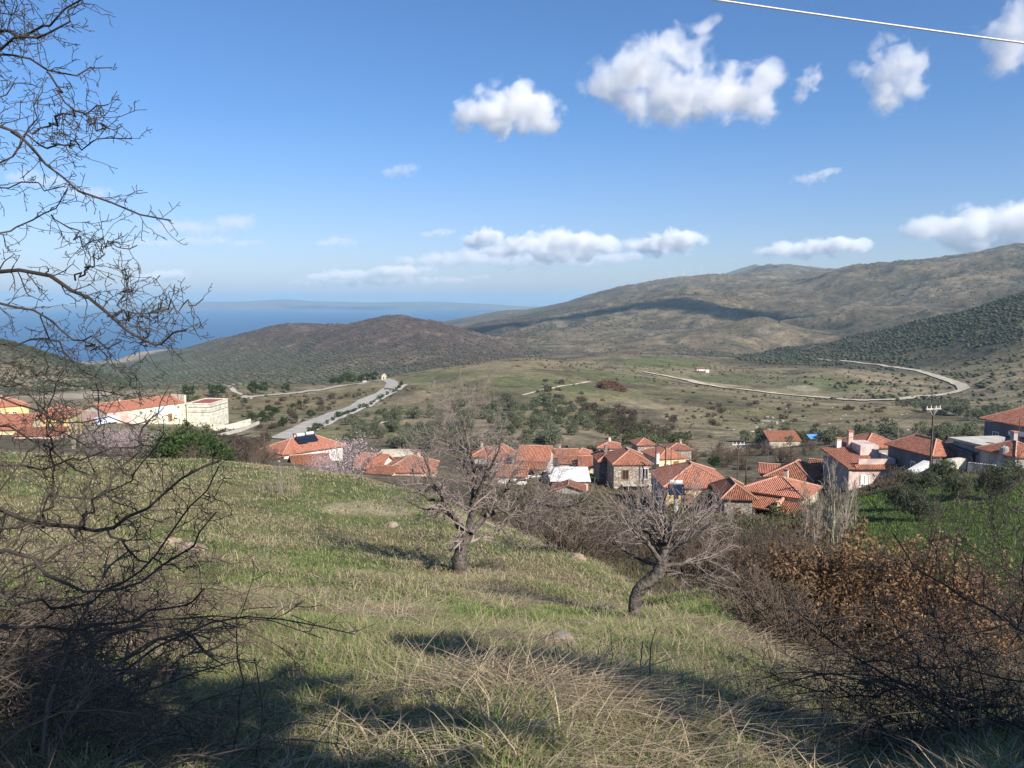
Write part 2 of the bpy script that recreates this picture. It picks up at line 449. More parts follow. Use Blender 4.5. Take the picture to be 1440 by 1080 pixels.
# mountains across the water and the far blue peak
def range_mesh(name, pts, Yb, depth, m, seed):
    """a mountain range with a crest through pts (px, py) at distance Yb"""
    px = np.array([p[0] for p in pts], float); py = np.array([p[1] for p in pts], float)
    u = np.linspace(px[0], px[-1], 260); top = np.interp(u, px, py)
    n = 16; V = []
    for j in range(n):
        s = j / (n - 1); yy = Yb + (s - .0) * depth
        prof = math.sin(PI * s) ** .8
        xc = np.array([P(a, b, Yb)[0] for a, b in zip(u, top)]); zc = np.array([P(a, b, Yb + depth / 2)[2] for a, b in zip(u, top)])
        hgt = np.maximum(zc - SEA, 5) * (1 + .12 * fbm(xc * .0006, yy * .0006 + 0 * xc, 4, seed)) * prof
        V.append(np.stack([xc * yy / Yb, np.full_like(xc, yy), SEA - 4 + hgt], -1))
    V = np.array(V).reshape(-1, 3); na = len(u)
    a = np.arange(n - 1)[:, None] * na; b = np.arange(na - 1)[None]
    q = np.stack([a + b, a + b + 1, a + b + na + 1, a + b + na], -1).reshape(-1, 4)
    o = obj(name, np_mesh(name, V, None, q, True), m); o['kind'] = 'structure'; return o
mount_m = mat('mountain_slopes', (.10, .09, .06), (.17, .15, .11), scale=.0012, detail=8)
range_mesh('mountains', [(-200, 430), (60, 431), (200, 427), (280, 424), (350, 423), (400, 420), (440, 423), (520, 425), (600, 424), (690, 428), (760, 432), (850, 434)], 17500, 6000, mount_m, 3)
range_mesh('mountains', [(980, 425), (1010, 386), (1040, 376), (1063, 370), (1085, 377), (1130, 386), (1200, 390), (1260, 371), (1290, 368), (1330, 369), (1400, 375)], 14500, 3500, mount_m, 5)

# air
hz_m, nt, bs = mat_base('haze_air')
nt.nodes.remove(bs)
pv = nt.nodes.new('ShaderNodeVolumePrincipled')
pv.inputs['Color'].default_value = (.52, .80, 1.0, 1); pv.inputs['Density'].default_value = 5.5e-5; pv.inputs['Anisotropy'].default_value = 0.1
nt.links.new(pv.outputs['Volume'], nt.nodes['Material Output'].inputs['Volume'])
hb = MB().box(-32000, 16000, -300, 40000, -203, 330)
haze = hb.build('haze', hz_m); haze['kind'] = 'stuff'
# ------------------------------------------------------------------ roads
def drape(name, pix, width, m, lift=.25, n=160, pts3=None, label=None):
    """a ribbon of paved or beaten ground laid on the terrain through picked points"""
    p = pts3 if pts3 is not None else [pick(*q) for q in pix]
    p = np.array([q[:2] for q in p if q is not None])
    t = np.concatenate([[0], np.cumsum(np.hypot(*np.diff(p, axis=0).T))])
    s = np.linspace(0, t[-1], n)
    X, Y = np.interp(s, t, p[:, 0]), np.interp(s, t, p[:, 1])
    for _ in range(6):
        X[1:-1] = (X[:-2] + 2 * X[1:-1] + X[2:]) / 4; Y[1:-1] = (Y[:-2] + 2 * Y[1:-1] + Y[2:]) / 4
    tx, ty = np.gradient(X), np.gradient(Y); l = np.hypot(tx, ty); tx /= l; ty /= l
    w = np.interp(s, np.linspace(0, t[-1], len(np.atleast_1d(width))), np.atleast_1d(width)) if np.ndim(width) else np.full(n, width)
    rows = []
    for k in np.linspace(-.5, .5, 5):
        x, y = X - ty * w * k, Y + tx * w * k
        rows.append(np.stack([x, y, H(x, y) + lift], -1))
    V = np.stack(rows, 1).reshape(-1, 3)
    a = np.arange(n - 1)[:, None] * 5; b = np.arange(4)[None]
    q = np.stack([a + b, a + b + 5, a + b + 6, a + b + 1], -1).reshape(-1, 4)
    o = obj(name, np_mesh(name, V, None, q[:, ::-1], True), m); o['kind'] = 'structure'
    return X, Y
asphalt = mat('road_asphalt', (.31, .285, .245), (.40, .37, .32), scale=.3, rough=.9)
dirt = mat('track_dirt', (.40, .34, .26), (.52, .45, .35), scale=.2, rough=.95)
concrete = mat('pale_concrete', (.40, .37, .32), (.52, .49, .43), scale=.8, rough=.9)
ROADX, ROADY = drape('road', [(395, 618), (440, 596), (480, 579), (515, 563), (540, 553), (550, 545), (552, 538), (540, 534)], [7.5, 7.5, 7.5, 8, 8, 8, 7, 7], asphalt, .3)
drape('pavement', [(425, 612), (462, 596), (500, 579), (530, 564), (556, 551), (570, 541)], 3.0, concrete, .22)
drape('track', [(340, 560), (380, 556), (430, 551), (480, 543), (520, 537), (540, 534)], 5.0, asphalt, .3)
TRACKS = [drape('track', [(905, 524), (945, 531), (990, 541), (1040, 548), (1100, 555), (1150, 559), (1210, 564), (1260, 563), (1300, 558), (1340, 553), (1356, 548)], [14, 10, 13, 8, 8, 7, 8, 13, 9, 8, 8], dirt, .8, 240)]
TRACKS.append(drape('track', [(1356, 548), (1350, 541), (1320, 531), (1280, 520), (1235, 513), (1200, 509), (1150, 505)], [9, 8, 7, 7, 6, 5, 4], dirt, .8))
drape('track', [(300, 541), (330, 552), (352, 562)], 3.0, dirt, .25)
drape('path', [(735, 556), (790, 543), (830, 537)], 2.0, dirt, .2)
drape('path', [(495, 612), (530, 598), (560, 588)], 1.6, dirt, .2)

# ------------------------------------------------------------------ house materials
def tile_mat(name, c1, c2, c3, groove=.5):
    m, nt, bs = mat_base(name); N, L = nt.nodes.new, nt.links.new
    uv = N('ShaderNodeUVMap'); uv.uv_map = 'UVMap'
    wv = N('ShaderNodeTexWave'); wv.bands_direction = 'X'; wv.inputs['Scale'].default_value = 1 / .34 / 3.1416 * 1.57; wv.inputs['Distortion'].default_value = .5; wv.inputs['Detail'].default_value = 1
    L(uv.outputs['UV'], wv.inputs['Vector'])
    wr = N('ShaderNodeTexWave'); wr.bands_direction = 'Y'; wr.wave_profile = 'SAW'; wr.inputs['Scale'].default_value = 1 / .45 / 6.283 * 3.1416; wr.inputs['Distortion'].default_value = .6
    L(uv.outputs['UV'], wr.inputs['Vector'])
    tc = N('ShaderNodeTexCoord')
    nz = N('ShaderNodeTexNoise'); nz.inputs['Scale'].default_value = 3.5; nz.inputs['Detail'].default_value = 6; L(tc.outputs['Object'], nz.inputs['Vector'])
    rp = N('ShaderNodeValToRGB'); L(nz.outputs['Fac'], rp.inputs['Fac'])
    e = rp.color_ramp.elements; e[0].position = .32; e[0].color = (*c2, 1); e[1].position = .68; e[1].color = (*c3, 1)
    k = e.new(.5); k.color = (*c1, 1)
    oi = N('ShaderNodeObjectInfo'); hv = N('ShaderNodeHueSaturation'); mr = N('ShaderNodeMapRange'); mr.inputs['To Min'].default_value = .85; mr.inputs['To Max'].default_value = 1.22
    L(oi.outputs['Random'], mr.inputs['Value']); L(mr.outputs['Result'], hv.inputs['Value']); hv.inputs['Saturation'].default_value = .97
    n4 = N('ShaderNodeTexNoise'); n4.inputs['Scale'].default_value = .8; n4.inputs['Detail'].default_value = 7; L(tc.outputs['Object'], n4.inputs['Vector'])
    m4 = N('ShaderNodeMapRange'); m4.inputs['From Min'].default_value = .52; m4.inputs['From Max'].default_value = .72; m4.inputs['To Max'].default_value = .42; L(n4.outputs['Fac'], m4.inputs['Value'])
    x4 = N('ShaderNodeMix'); x4.data_type = 'RGBA'; x4.inputs['B'].default_value = (c2[0] * .5, c2[1] * .75, c2[2] * .8, 1); L(m4.outputs['Result'], x4.inputs['Factor']); L(rp.outputs['Color'], x4.inputs['A'])
    L(x4.outputs['Result'], hv.inputs['Color']); L(hv.outputs['Color'], bs.inputs['Base Color'])
    ad = N('ShaderNodeMath'); ad.operation = 'MULTIPLY_ADD'; ad.inputs[1].default_value = .35
    L(wr.outputs['Fac'], ad.inputs[0]); L(wv.outputs['Fac'], ad.inputs[2])
    b = N('ShaderNodeBump'); b.inputs['Distance'].default_value = .16; b.inputs['Strength'].default_value = groove
    L(ad.outputs['Value'], b.inputs['Height']); L(b.outputs['Normal'], bs.inputs['Normal'])
    bs.inputs['Roughness'].default_value = .85; bs.inputs['Specular IOR Level'].default_value = .2
    return m
TILE = tile_mat('roof_tiles_new', (.40, .155, .095), (.29, .10, .062), (.50, .215, .135), .8)
TILEO = tile_mat('roof_tiles_old', (.34, .13, .075), (.22, .085, .05), (.44, .20, .12), 1.0)
RIDGE = mat('ridge_mortar', (.42, .22, .15), (.54, .34, .25), scale=3)
def plaster(n, c, d=.82):
    c = tuple(q * .86 for q in c)
    return mat(n, tuple(q * d * .92 for q in c), c, scale=.9, rough=.9, detail=9, lo=.32, hi=.58, c3=tuple(q * .66 for q in c), scale3=.7)
WHITE = plaster('white_plaster', (.80, .78, .73)); CREAM = plaster('cream_plaster', (.76, .66, .42)); YELLOW = plaster('yellow_plaster', (.78, .60, .28))
PALEY = plaster('pale_yellow_render', (.80, .755, .60)); PINK = plaster('pink_plaster', (.76, .52, .44)); LILAC = plaster('lilac_plaster', (.60, .38, .42)); BLUSH = plaster('blush_plaster', (.74, .58, .52))
GREYW = plaster('grey_plaster', (.40, .38, .36)); DARKW = plaster('dark_grey_plaster', (.20, .20, .21)); TANW = plaster('weathered_plaster', (.62, .54, .42), .6)
def stone_mat(name, c1, c2, mortar, scale=2.2):
    m, nt, bs = mat_base(name); N, L = nt.nodes.new, nt.links.new
    tc = N('ShaderNodeTexCoord'); mp = N('ShaderNodeMapping'); mp.inputs['Scale'].default_value = (1, 1, 1.5); L(tc.outputs['Object'], mp.inputs['Vector'])
    vo = N('ShaderNodeTexVoronoi'); vo.inputs['Scale'].default_value = scale; L(mp.outputs['Vector'], vo.inputs['Vector'])
    ve = N('ShaderNodeTexVoronoi'); ve.feature = 'DISTANCE_TO_EDGE'; ve.inputs['Scale'].default_value = scale; L(mp.outputs['Vector'], ve.inputs['Vector'])
    sx = N('ShaderNodeSeparateColor'); L(vo.outputs['Color'], sx.inputs['Color'])
    m1 = N('ShaderNodeMix'); m1.data_type = 'RGBA'; m1.inputs['A'].default_value = (*c1, 1); m1.inputs['B'].default_value = (*c2, 1); L(sx.outputs['Red'], m1.inputs['Factor'])
    mr = N('ShaderNodeMapRange'); mr.inputs['From Max'].default_value = .09; L(ve.outputs['Distance'], mr.inputs['Value'])
    m2 = N('ShaderNodeMix'); m2.data_type = 'RGBA'; m2.inputs['A'].default_value = (*mortar, 1); L(mr.outputs['Result'], m2.inputs['Factor']); L(m1.outputs['Result'], m2.inputs['B'])
    L(m2.outputs['Result'], bs.inputs['Base Color']); bs.inputs['Roughness'].default_value = .92
    b = N('ShaderNodeBump'); b.inputs['Distance'].default_value = .08; L(mr.outputs['Result'], b.inputs['Height']); L(b.outputs['Normal'], bs.inputs['Normal'])
    return m
STONE = stone_mat('stone_masonry', (.26, .21, .165), (.50, .43, .36), (.30, .26, .21)); DSTONE = stone_mat('dark_stone_masonry', (.16, .14, .12), (.33, .29, .25), (.20, .18, .15))
GLASS = mat('window_glass', (.02, .025, .03), rough=.12, spec=.5); WOOD = mat('brown_shutter', (.20, .10, .05), (.28, .15, .08), scale=6); WFRAME = mat('white_frame', (.7, .7, .68), rough=.5)
OPENSHADE = mat('opening_shade', (.03, .028, .026), rough=.9); METAL = mat('galvanised_metal', (.55, .57, .6), rough=.35, metal=.9); CELL = mat('collector_glass', (.012, .018, .035), rough=.15, spec=.6)  # near-black panels: the shade inside openings painted as a colour
POLE = mat('pole_timber', (.07, .05, .038), (.12, .09, .07), scale=3); REDM = mat('red_painted_sheet', (.30, .06, .04), (.38, .09, .06), scale=2); BLUEM = mat('blue_tarpaulin', (.10, .28, .62), (.14, .36, .72), scale=2)
WHITEM = mat('white_roof_sheet', (.82, .81, .78), (.70, .68, .64), scale=1.2, rough=.5); PSIGN = mat('pale_blue_panel', (.55, .64, .78), (.66, .73, .83), scale=.5, rough=.6)

def gable_poly(pts): return pts
def roof_slab(mb, quad, uv_u, t=.16):
    """one roof plane: quad (eave l, eave r, ridge r, ridge l) with thickness below"""
    a = [Vector(p) for p in quad]
    n = (a[1] - a[0]).cross(a[-1] - a[0]).normalized()
    ux = (a[1] - a[0]).normalized(); vy = n.cross(ux)
    uvs = [((p - a[0]).dot(ux) + uv_u, (p - a[0]).dot(vy)) for p in a]
    lo = [p - n * t for p in a]
    mb.poly(a, uvs)
    mb.poly(lo[::-1])
    for i in range(len(a)):
        j = (i + 1) % len(a); mb.poly([a[i], lo[i], lo[j], a[j]])

def roof(kind, w, d, rise, o, parent, m, x0=0.0, y0=0.0, z0=0.0, caps=True, name='roof'):
    """hip, gable (ridge along x), gabley (ridge along y) or shed (rising to the back) over a w x d plan"""
    L_, R_, Fr, Bk = x0 - o, x0 + w + o, y0 - o, y0 + d + o
    mb = MB(); cb = MB(); cap = []
    W, D = R_ - L_, Bk - Fr
    if kind != 'shed': rise = rise * .84
    zt = z0 + rise
    if kind == 'hip':
        if W >= D:
            a, b = (L_ + D / 2, (Fr + Bk) / 2, zt), (R_ - D / 2, (Fr + Bk) / 2, zt)
            if W - D < .3: b = (a[0] + .3, a[1], zt)
            roof_slab(mb, [(L_, Fr, z0), (R_, Fr, z0), b, a], 0); roof_slab(mb, [(R_, Bk, z0), (L_, Bk, z0), a, b], 3)
            roof_slab(mb, [(L_, Bk, z0), (L_, Fr, z0), a], 5); roof_slab(mb, [(R_, Fr, z0), (R_, Bk, z0), b], 7)
            cap = [((L_, Fr, z0), a), ((L_, Bk, z0), a), ((R_, Fr, z0), b), ((R_, Bk, z0), b), (a, b)]
        else:
            a, b = ((L_ + R_) / 2, Fr + W / 2, zt), ((L_ + R_) / 2, Bk - W / 2, zt)
            roof_slab(mb, [(L_, Bk, z0), (L_, Fr, z0), a, b], 0); roof_slab(mb, [(R_, Fr, z0), (R_, Bk, z0), b, a], 3)
            roof_slab(mb, [(L_, Fr, z0), (R_, Fr, z0), a], 5); roof_slab(mb, [(R_, Bk, z0), (L_, Bk, z0), b], 7)
            cap = [((L_, Fr, z0), a), ((R_, Fr, z0), a), ((L_, Bk, z0), b), ((R_, Bk, z0), b), (a, b)]
    elif kind == 'gable':
        my = (Fr + Bk) / 2
        roof_slab(mb, [(L_, Fr, z0), (R_, Fr, z0), (R_, my, zt), (L_, my, zt)], 0); roof_slab(mb, [(R_, Bk, z0), (L_, Bk, z0), (L_, my, zt), (R_, my, zt)], 3)
        cap = [((L_, my, zt), (R_, my, zt))]
    elif kind == 'gabley':
        mx = (L_ + R_) / 2
        roof_slab(mb, [(L_, Bk, z0), (L_, Fr, z0), (mx, Fr, zt), (mx, Bk, zt)], 0); roof_slab(mb, [(R_, Fr, z0), (R_, Bk, z0), (mx, Bk, zt), (mx, Fr, zt)], 3)
        cap = [((mx, Fr, zt), (mx, Bk, zt))]
    elif kind == 'shed':
        roof_slab(mb, [(L_, Fr, z0), (R_, Fr, z0), (R_, Bk, zt), (L_, Bk, zt)], 0)
    r = mb.build(name, m, parent)
    if caps and cap:
        for p, q in cap:
            p, q = Vector(p) + Vector((0, 0, .05)), Vector(q) + Vector((0, 0, .05)); cb.bar(p, q, .085, 5)
        cb.build('ridge_cap', RIDGE, r)
    return r

def walls(kind, w, d, Hh, rise, m, parent, o=.3, name='wall', z1=0.0):
    mb = MB().box(0, w, 0, d, -Hh, z1 - .05)
    t = rise * (.93 if kind == 'shed' else .78)
    if kind == 'gable':
        for x, s in ((.01, 1), (w - .01, -1)):
            q = [(x, 0, z1 - .05), (x, d, z1 - .05), (x, d / 2, z1 + t)]; mb.poly(q if s < 0 else q[::-1])
    if kind == 'gabley':
        for y, s in ((.01, 1), (d - .01, -1)):
            q = [(0, y, z1 - .05), (w, y, z1 - .05), (w / 2, y, z1 + t)]; mb.poly(q if s > 0 else q[::-1])
    if kind == 'shed':
        mb.poly([(w, .05, z1 - .05), (w, d, z1 - .05), (w, d, z1 + t)]); mb.poly([(0, d, z1 - .05), (0, .05, z1 - .05), (0, d, z1 + t)]); mb.poly([(w, d, z1 - .05), (0, d, z1 - .05), (0, d, z1 + t), (w, d, z1 + t)])
    return mb.build(name, m, parent)

def window(face, u, z, w, h, W, D, parent, kind='window', fm=None, pm=None):
    """frame box standing proud of the wall with a recessed-looking pane; face f, r, l"""
    def bx(mb, u0, u1, z0, z1, d0, d1):
        if face == 'f': mb.box(u0, u1, -d1, -d0, z0, z1)
        elif face == 'r': mb.box(W + d0, W + d1, u0, u1, z0, z1)
        else: mb.box(-d1, -d0, u0, u1, z0, z1)
        return mb
    t = .09; fr = MB()
    for a in ((u - w / 2, u - w / 2 + t, z, z + h), (u + w / 2 - t, u + w / 2, z, z + h), (u - w / 2 + t, u + w / 2 - t, z + h - t, z + h), (u - w / 2 + t, u + w / 2 - t, z, z + t), (u - .03, u + .03, z + t, z + h - t)):
        bx(fr, *a, .0, .10)
    f = fr.build(kind, fm or WFRAME, parent)
    bx(MB(), u - w / 2 + t, u + w / 2 - t, z + t, z + h - t, .012, .04).build('pane' if kind == 'window' else 'panel', pm or GLASS, f)
    return f

def chimney(parent, x, y, z, h, m=None, s=.28):
    c = MB().box(x - s, x + s, y - s, y + s, z - .8, z + h).build('chimney', m or WHITE, parent)
    MB().box(x - s - .08, x + s + .08, y - s - .08, y + s + .08, z + h + .12, z + h + .22).box(x - s, x - s + .1, y - s, y - s + .1, z + h, z + h + .12).box(x + s - .1, x + s, y + s - .1, y + s, z + h, z + h + .12).box(x + s - .1, x + s, y - s, y - s + .1, z + h, z + h + .12).box(x - s, x - s + .1, y + s - .1, y + s, z + h, z + h + .12).build('chimney_cap', TILE, c)

def house(px, py, Y, yaw, w, d, Hh, kind, rise, wm, rm, label, cat='house', wins=(), door=None, o=.35, name='village_house', group='houses of the village', caps=True):
    """root stands at the foot of the front-left corner; the eave line is local z = Hh + .6"""
    x, y, z = P(px, py, Y)
    e = empty(name, (x, y, z), math.radians(yaw), label, cat, group)
    walls(kind, w, d, Hh + 1.5, rise, wm, e)
    if kind != 'flat': roof(kind, w, d, rise, o, e, rm, caps=caps)
    for a in wins: window(a[0], a[1], a[2], a[3], a[4], w, d, e, pm=(a[5] if len(a) > 5 else None), fm=(a[6] if len(a) > 6 else None))
    rq = random.random()
    if kind in ('hip', 'gable') and rq < .34: chimney(e, w * random.uniform(.3, .7), d * .6, rise * .5, random.uniform(.9, 1.4), wm, .24)
    if kind in ('hip', 'gable') and rq > .62:
        ax, ay = w * random.uniform(.25, .75), d * .5
        mb = MB().bar((ax, ay, rise * .8), (ax, ay, rise + 1.7), .025, 5).bar((ax - .5, ay, rise + 1.6), (ax + .5, ay, rise + 1.6), .018, 4)
        for q_ in (-.4, -.2, 0, .2, .4): mb.bar((ax + q_, ay - .25, rise + 1.62), (ax + q_, ay + .25, rise + 1.62), .012, 4)
        mb.build('aerial', METAL, e)
    if door: window(door[0], door[1], door[2], door[3], door[4], w, d, e, kind='door', fm=WOOD, pm=WOOD)
    return e

def water_heater(x, y, z, yaw, label, s=1.0):
    """roof solar water heater: tank on a stand over a tilted collector"""
    e = empty('solar_water_heater', (x, y, z), math.radians(yaw), label, 'solar heater', 'solar water heaters')
    MB().bar((-.75 * s, .55 * s, 1.25 * s), (.75 * s, .55 * s, 1.25 * s), .29 * s, 14).build('tank', WHITE if s < 1.01 else METAL, e)
    q = [(-.95 * s, -.9 * s, .08), (.95 * s, -.9 * s, .08), (.95 * s, .45 * s, 1.05 * s), (-.95 * s, .45 * s, 1.05 * s)]
    mb = MB(); roof_slab(mb, q, 0, .09); mb.build('collector', CELL, e)
    st = MB()
    for sx in (-.7 * s, .7 * s): st.bar((sx, .55 * s, 0), (sx, .55 * s, 1.0 * s), .03, 5).bar((sx, -.85 * s, 0), (sx, .5 * s, 0), .03, 5)
    st.build('stand', METAL, e)
    return e

# ------------------------------------------------------------------ the village
# left end
house(-14, 573, 190, 40, 8, 7, 5, 'hip', 2.0, YELLOW, TILE, 'yellow walled house with red roof at the far left edge', wins=(('f', 2, -2.6, 1, 1.2), ('f', 5, -2.6, 1, 1.2)))
house(-50, 606, 150, 12, 11, 8, 4, 'gable', 3.0, CREAM, TILE, 'pale yellow house with big plain red roof at left edge below the yellow walled one', wins=(('f', 3, -2, 1, 1.1), ('f', 8, -2, 1, 1.1)))
e = house(44, 588, 160, 14, 6.8, 9, 6, 'hip', 2.2, YELLOW, TILE, 'yellow house with red roof and rounded balcony, behind the thorn tree', wins=(('f', 1.6, -2.2, 1.0, 1.2), ('r', 2, -2.2, 1, 1.2)), door=('f', 5.2, -2.4, 1.3, 2.0))
mb = MB()
for k in range(9):
    a0, a1 = PI + PI * k / 9, PI + PI * (k + 1) / 9
    p = lambda a, z, r=1.5: (5.4 + r * math.cos(a), r * .9 * math.sin(a) - .02, z)
    mb.poly([p(a0, -3.6), p(a1, -3.6), p(a1, -2.5), p(a0, -2.5)]); mb.poly([p(a0, -3.6), p(a0, -3.6, .02), p(a1, -3.6)]); mb.poly([p(a1, -2.5, 1.4), p(a0, -2.5, 1.4), p(a0, -2.5), p(a1, -2.5)][::-1]); mb.poly([p(a1, -3.6, 1.4), p(a0, -3.6, 1.4), p(a0, -2.5, 1.4), p(a1, -2.5, 1.4)])
mb.build('balcony', YELLOW, e)
house(20, 612, 140, 10, 7, 5, 3.5, 'shed', .6, PINK, TILEO, 'pinkish stone outhouse below the house with rounded balcony', wins=(('f', 3, -1.8, .9, 1.0),), name='outhouse')
# long pink and yellow hall
e = house(150, 580, 218, 62, 26, 11, 5.5, 'gable', 2.3, PALEY, TILE, 'long pale yellow hall with red roof and pale blue wall panel', cat='hall', name='long_hall', wins=tuple(('f', q, -1.7, .9, .9) for q in (3.5, 7, 10.5, 14, 23.5)), door=('f', 20.5, -5.2, 1.4, 2.3), group='halls at the left end of the village')
MB().box(15.5, 21.5, -.16, -.003, -2.6, -.5).build('wall_panel', PSIGN, e)
MB().box(-.06, 7.5, -.06, -.003, -5.5, -.1).box(-.06, -.003, 0, 11, -5.5, -.1).build('pink_front', PINK, e)
MB().box(25.6, 26.3, -.3, 5.6, -5.5, 2.2).build('end_wall', PALEY, e)
mb = MB().box(-4.5, 2.0, -2.2, -2.1, -2.6, -1.0).box(-4.5, 2.0, -2.1, -.1, -1.1, -1.0)
for k in (-4.4, -1.4, 1.8): mb.bar((k, -2.0, -5.5), (k, -2.0, -1.1), .07, 6)
mb.build('canopy', PSIGN, e)
house(247, 580, 246, -5, 4, 6, 3, 'shed', 2.4, PALEY, TILE, 'small link building with red roof between long hall and box hall', cat='annex', name='link_building', door=('f', 2, -2.6, 1.2, 2.1), group='halls at the left end of the village')
# box hall
x, y, z = P(262, 566.7, 240)
e = empty('box_hall', (x, y, z), math.radians(-4), 'pale yellow flat roofed box hall with ribbed bands on its walls', 'hall', 'halls at the left end of the village')
wd, dp = 7.5, 12.5
MB().box(0, wd, 0, dp, -8, -.35).build('wall', PALEY, e)
MB().box(-.1, wd + .1, -.1, .25, -.352, 0).box(-.1, wd + .1, dp - .25, dp + .1, -.352, 0).box(-.1, .25, .25, dp - .25, -.352, 0).box(wd - .25, wd + .1, .25, dp - .25, -.352, 0).build('parapet', PALEY, e)
MB().box(.26, wd - .26, .26, dp - .26, -.349, -.25).build('roof', mat('red_brown_membrane', (.26, .07, .06), (.33, .10, .085), scale=1), e)
for k in range(4):
    zz = -1.35 - k * .75
    MB().box(.5, wd + .09, -.09, -.003, zz, zz + .22).box(wd + .003, wd + .09, 0, dp - .3, zz, zz + .22).build('ribbed_band', WHITE if k % 2 else GREYW, e)
for k in range(4): window('r', 1.8 + k * 2.9, -5.2, 1.1, .7, wd, dp, e)
window('f', 5, -5.9, 1.8, 1.6, wd, dp, e, kind='door', fm=WFRAME, pm=WHITE)

# white house with two solar heaters
e = house(399, 638.5, 130, 46, 11.5, 6.5, 5.5, 'hip', 2.1, WHITE, TILE, 'long white house with hipped red roof carrying two solar heaters', o=.5, wins=(('f', 3.5, -2.2, 1, 1.2), ('f', 7.5, -2.2, 1, 1.2), ('l', 1.6, -2.2, 1, 1.9), ('l', 4.2, -2.2, 1, 1.9)))
mb = MB().box(-2.0, -.01, -.2, 6.2, -2.9, -2.6)
mb.build('balcony_floor', WHITE, e)
mb = MB().box(-2.0, -1.9, -.2, 6.2, -2.6, -2.2)
for k in range(14): mb.bar((-1.95, -.1 + k * .48, -2.2), (-1.95, -.1 + k * .48, -1.6), .03, 4)
mb.bar((-1.95, -.2, -1.6), (-1.95, 6.2, -1.6), .04, 5); mb.build('balcony_railing', DARKW, e)
roof('shed', 2.2, 6.6, -.02, .2, e, TILE, x0=-2.2, y0=0, z0=-.25, name='porch_roof')
M_ = Matrix.Translation(P(399, 638.5, 130)) @ Matrix.Rotation(math.radians(46), 4, 'Z')
for k, (lx, ly) in enumerate(((4.6, 1.9), (6.6, 2.2))):
    q = M_ @ Vector((lx, ly, 1.15)); water_heater(q.x, q.y, q.z, 46, ('solar water heater on the long white house roof, nearer its hip end', 'solar water heater on the long white house roof, nearer the ridge end')[k], .99)
house(413, 656, 117, 22, 5.2, 4.5, 2.5, 'gable', 1.5, WHITE, TILEO, 'low shed with faded red roof in front of long white house', name='shed_building', wins=(('f', 2.5, -1.4, .8, .8),))
e = house(497, 657, 118, -18, 4.3, 5.5, 3, 'gable', 2.0, WHITE, TILE, 'small red roofed house with white gable wall right of the long white house', wins=(('f', 2, -1.6, .9, 1),))
house(517, 664, 113, -10, 3.6, 2.5, 2.2, 'shed', .6, WHITE, TILEO, 'low lean-to roof below the house with white gable wall', name='lean_to_shed', wins=())
house(541, 663.5, 114, 2, 7.2, 7, 3.2, 'hip', 2.1, PINK, TILE, 'pink house with wide hipped red roof at the meadow edge', wins=(('f', 2, -1.9, .9, 1.1), ('f', 5, -1.9, .9, 1.1)))
house(664, 642, 138, 0, 4.6, 6, 4, 'hip', 1.5, GREYW, TILE, 'grey house with small hipped red roof behind the almond tree', wins=(('f', 1.4, -2.1, .9, 1.2), ('f', 3.2, -2.1, .9, 1.2)))
house(686, 645.5, 124, -4, 3.7, 6.5, 5.5, 'hip', 2.0, LILAC, TILE, 'lilac two storey house with hipped red roof', wins=(('f', 1.3, -2.6, .9, 1.9, OPENSHADE, WFRAME), ('f', 2.9, -2.6, .7, 1.7)))
e = house(728, 647, 119, -10, 4.6, 6.5, 5.5, 'gable', 2.0, WHITE, TILE, 'white two storey house with steep red roof, gable wall and balcony', wins=(('f', .9, -2.6, .9, 1.6, WOOD), ('f', 3.6, -2.6, .9, 1.6, WOOD), ('r', 3.2, -1.2, .5, .6)), door=('f', 2.2, -2.8, 1.1, 2.0))
MB().box(.1, 4.3, -1.2, -.01, -3.1, -2.9).box(.1, 4.3, -1.2, -1.1, -2.9, -2.0).build('balcony', WHITE, e)
roof('shed', 4.4, 1.6, .75, .1, e, TILEO, x0=.1, y0=-1.8, z0=-.85, name='awning_roof')
house(700, 668, 108, -6, 3.8, 3.0, 2.4, 'shed', .9, WHITE, TILEO, 'low lean-to with red roof below the lilac house', name='lean_to_shed', wins=(('f', 2, -1.6, .6, .7),))
e = house(777, 675, 110, -2, 5.0, 6.8, 3.2, 'shed', .45, PINK, WHITEM, 'pink building with sloping white sheet roof', caps=False, wins=(('f', 4.2, -2.0, .8, 1.0, GLASS, WFRAME),), name='sheet_roofed_house')
house(778, 688, 104, -6, 4.0, 2.6, 2.0, 'gabley', .9, GREYW, TILEO, 'small tumbledown shed with brown roof before the pink building', name='shed_building', wins=(('f', 2, -1.5, .9, .9, OPENSHADE, WOOD),))
house(777, 643, 150, 0, 4.8, 5, 3.5, 'gable', 1.4, TANW, TILE, 'small red roofed cottage behind the white gabled house', wins=(('f', 2.4, -1.9, .8, .9),))
house(806, 642, 156, 6, 4.6, 5, 3.5, 'hip', 1.4, CREAM, TILE, 'cream cottage with hipped red roof in the back row', wins=(('f', 2.4, -1.9, .8, .9),))
house(788, 651, 134, 0, 3.6, 3, 3, 'shed', .8, TANW, TILEO, 'strip of low red roof behind the white sheet roof', name='shed_building', wins=())
house(815, 655, 131, -6, 4.3, 5, 3.5, 'gable', 1.4, CREAM, TILE, 'cream house with red gabled roof beside the stone house', wins=(('f', 3.2, -1.7, .7, .9),))
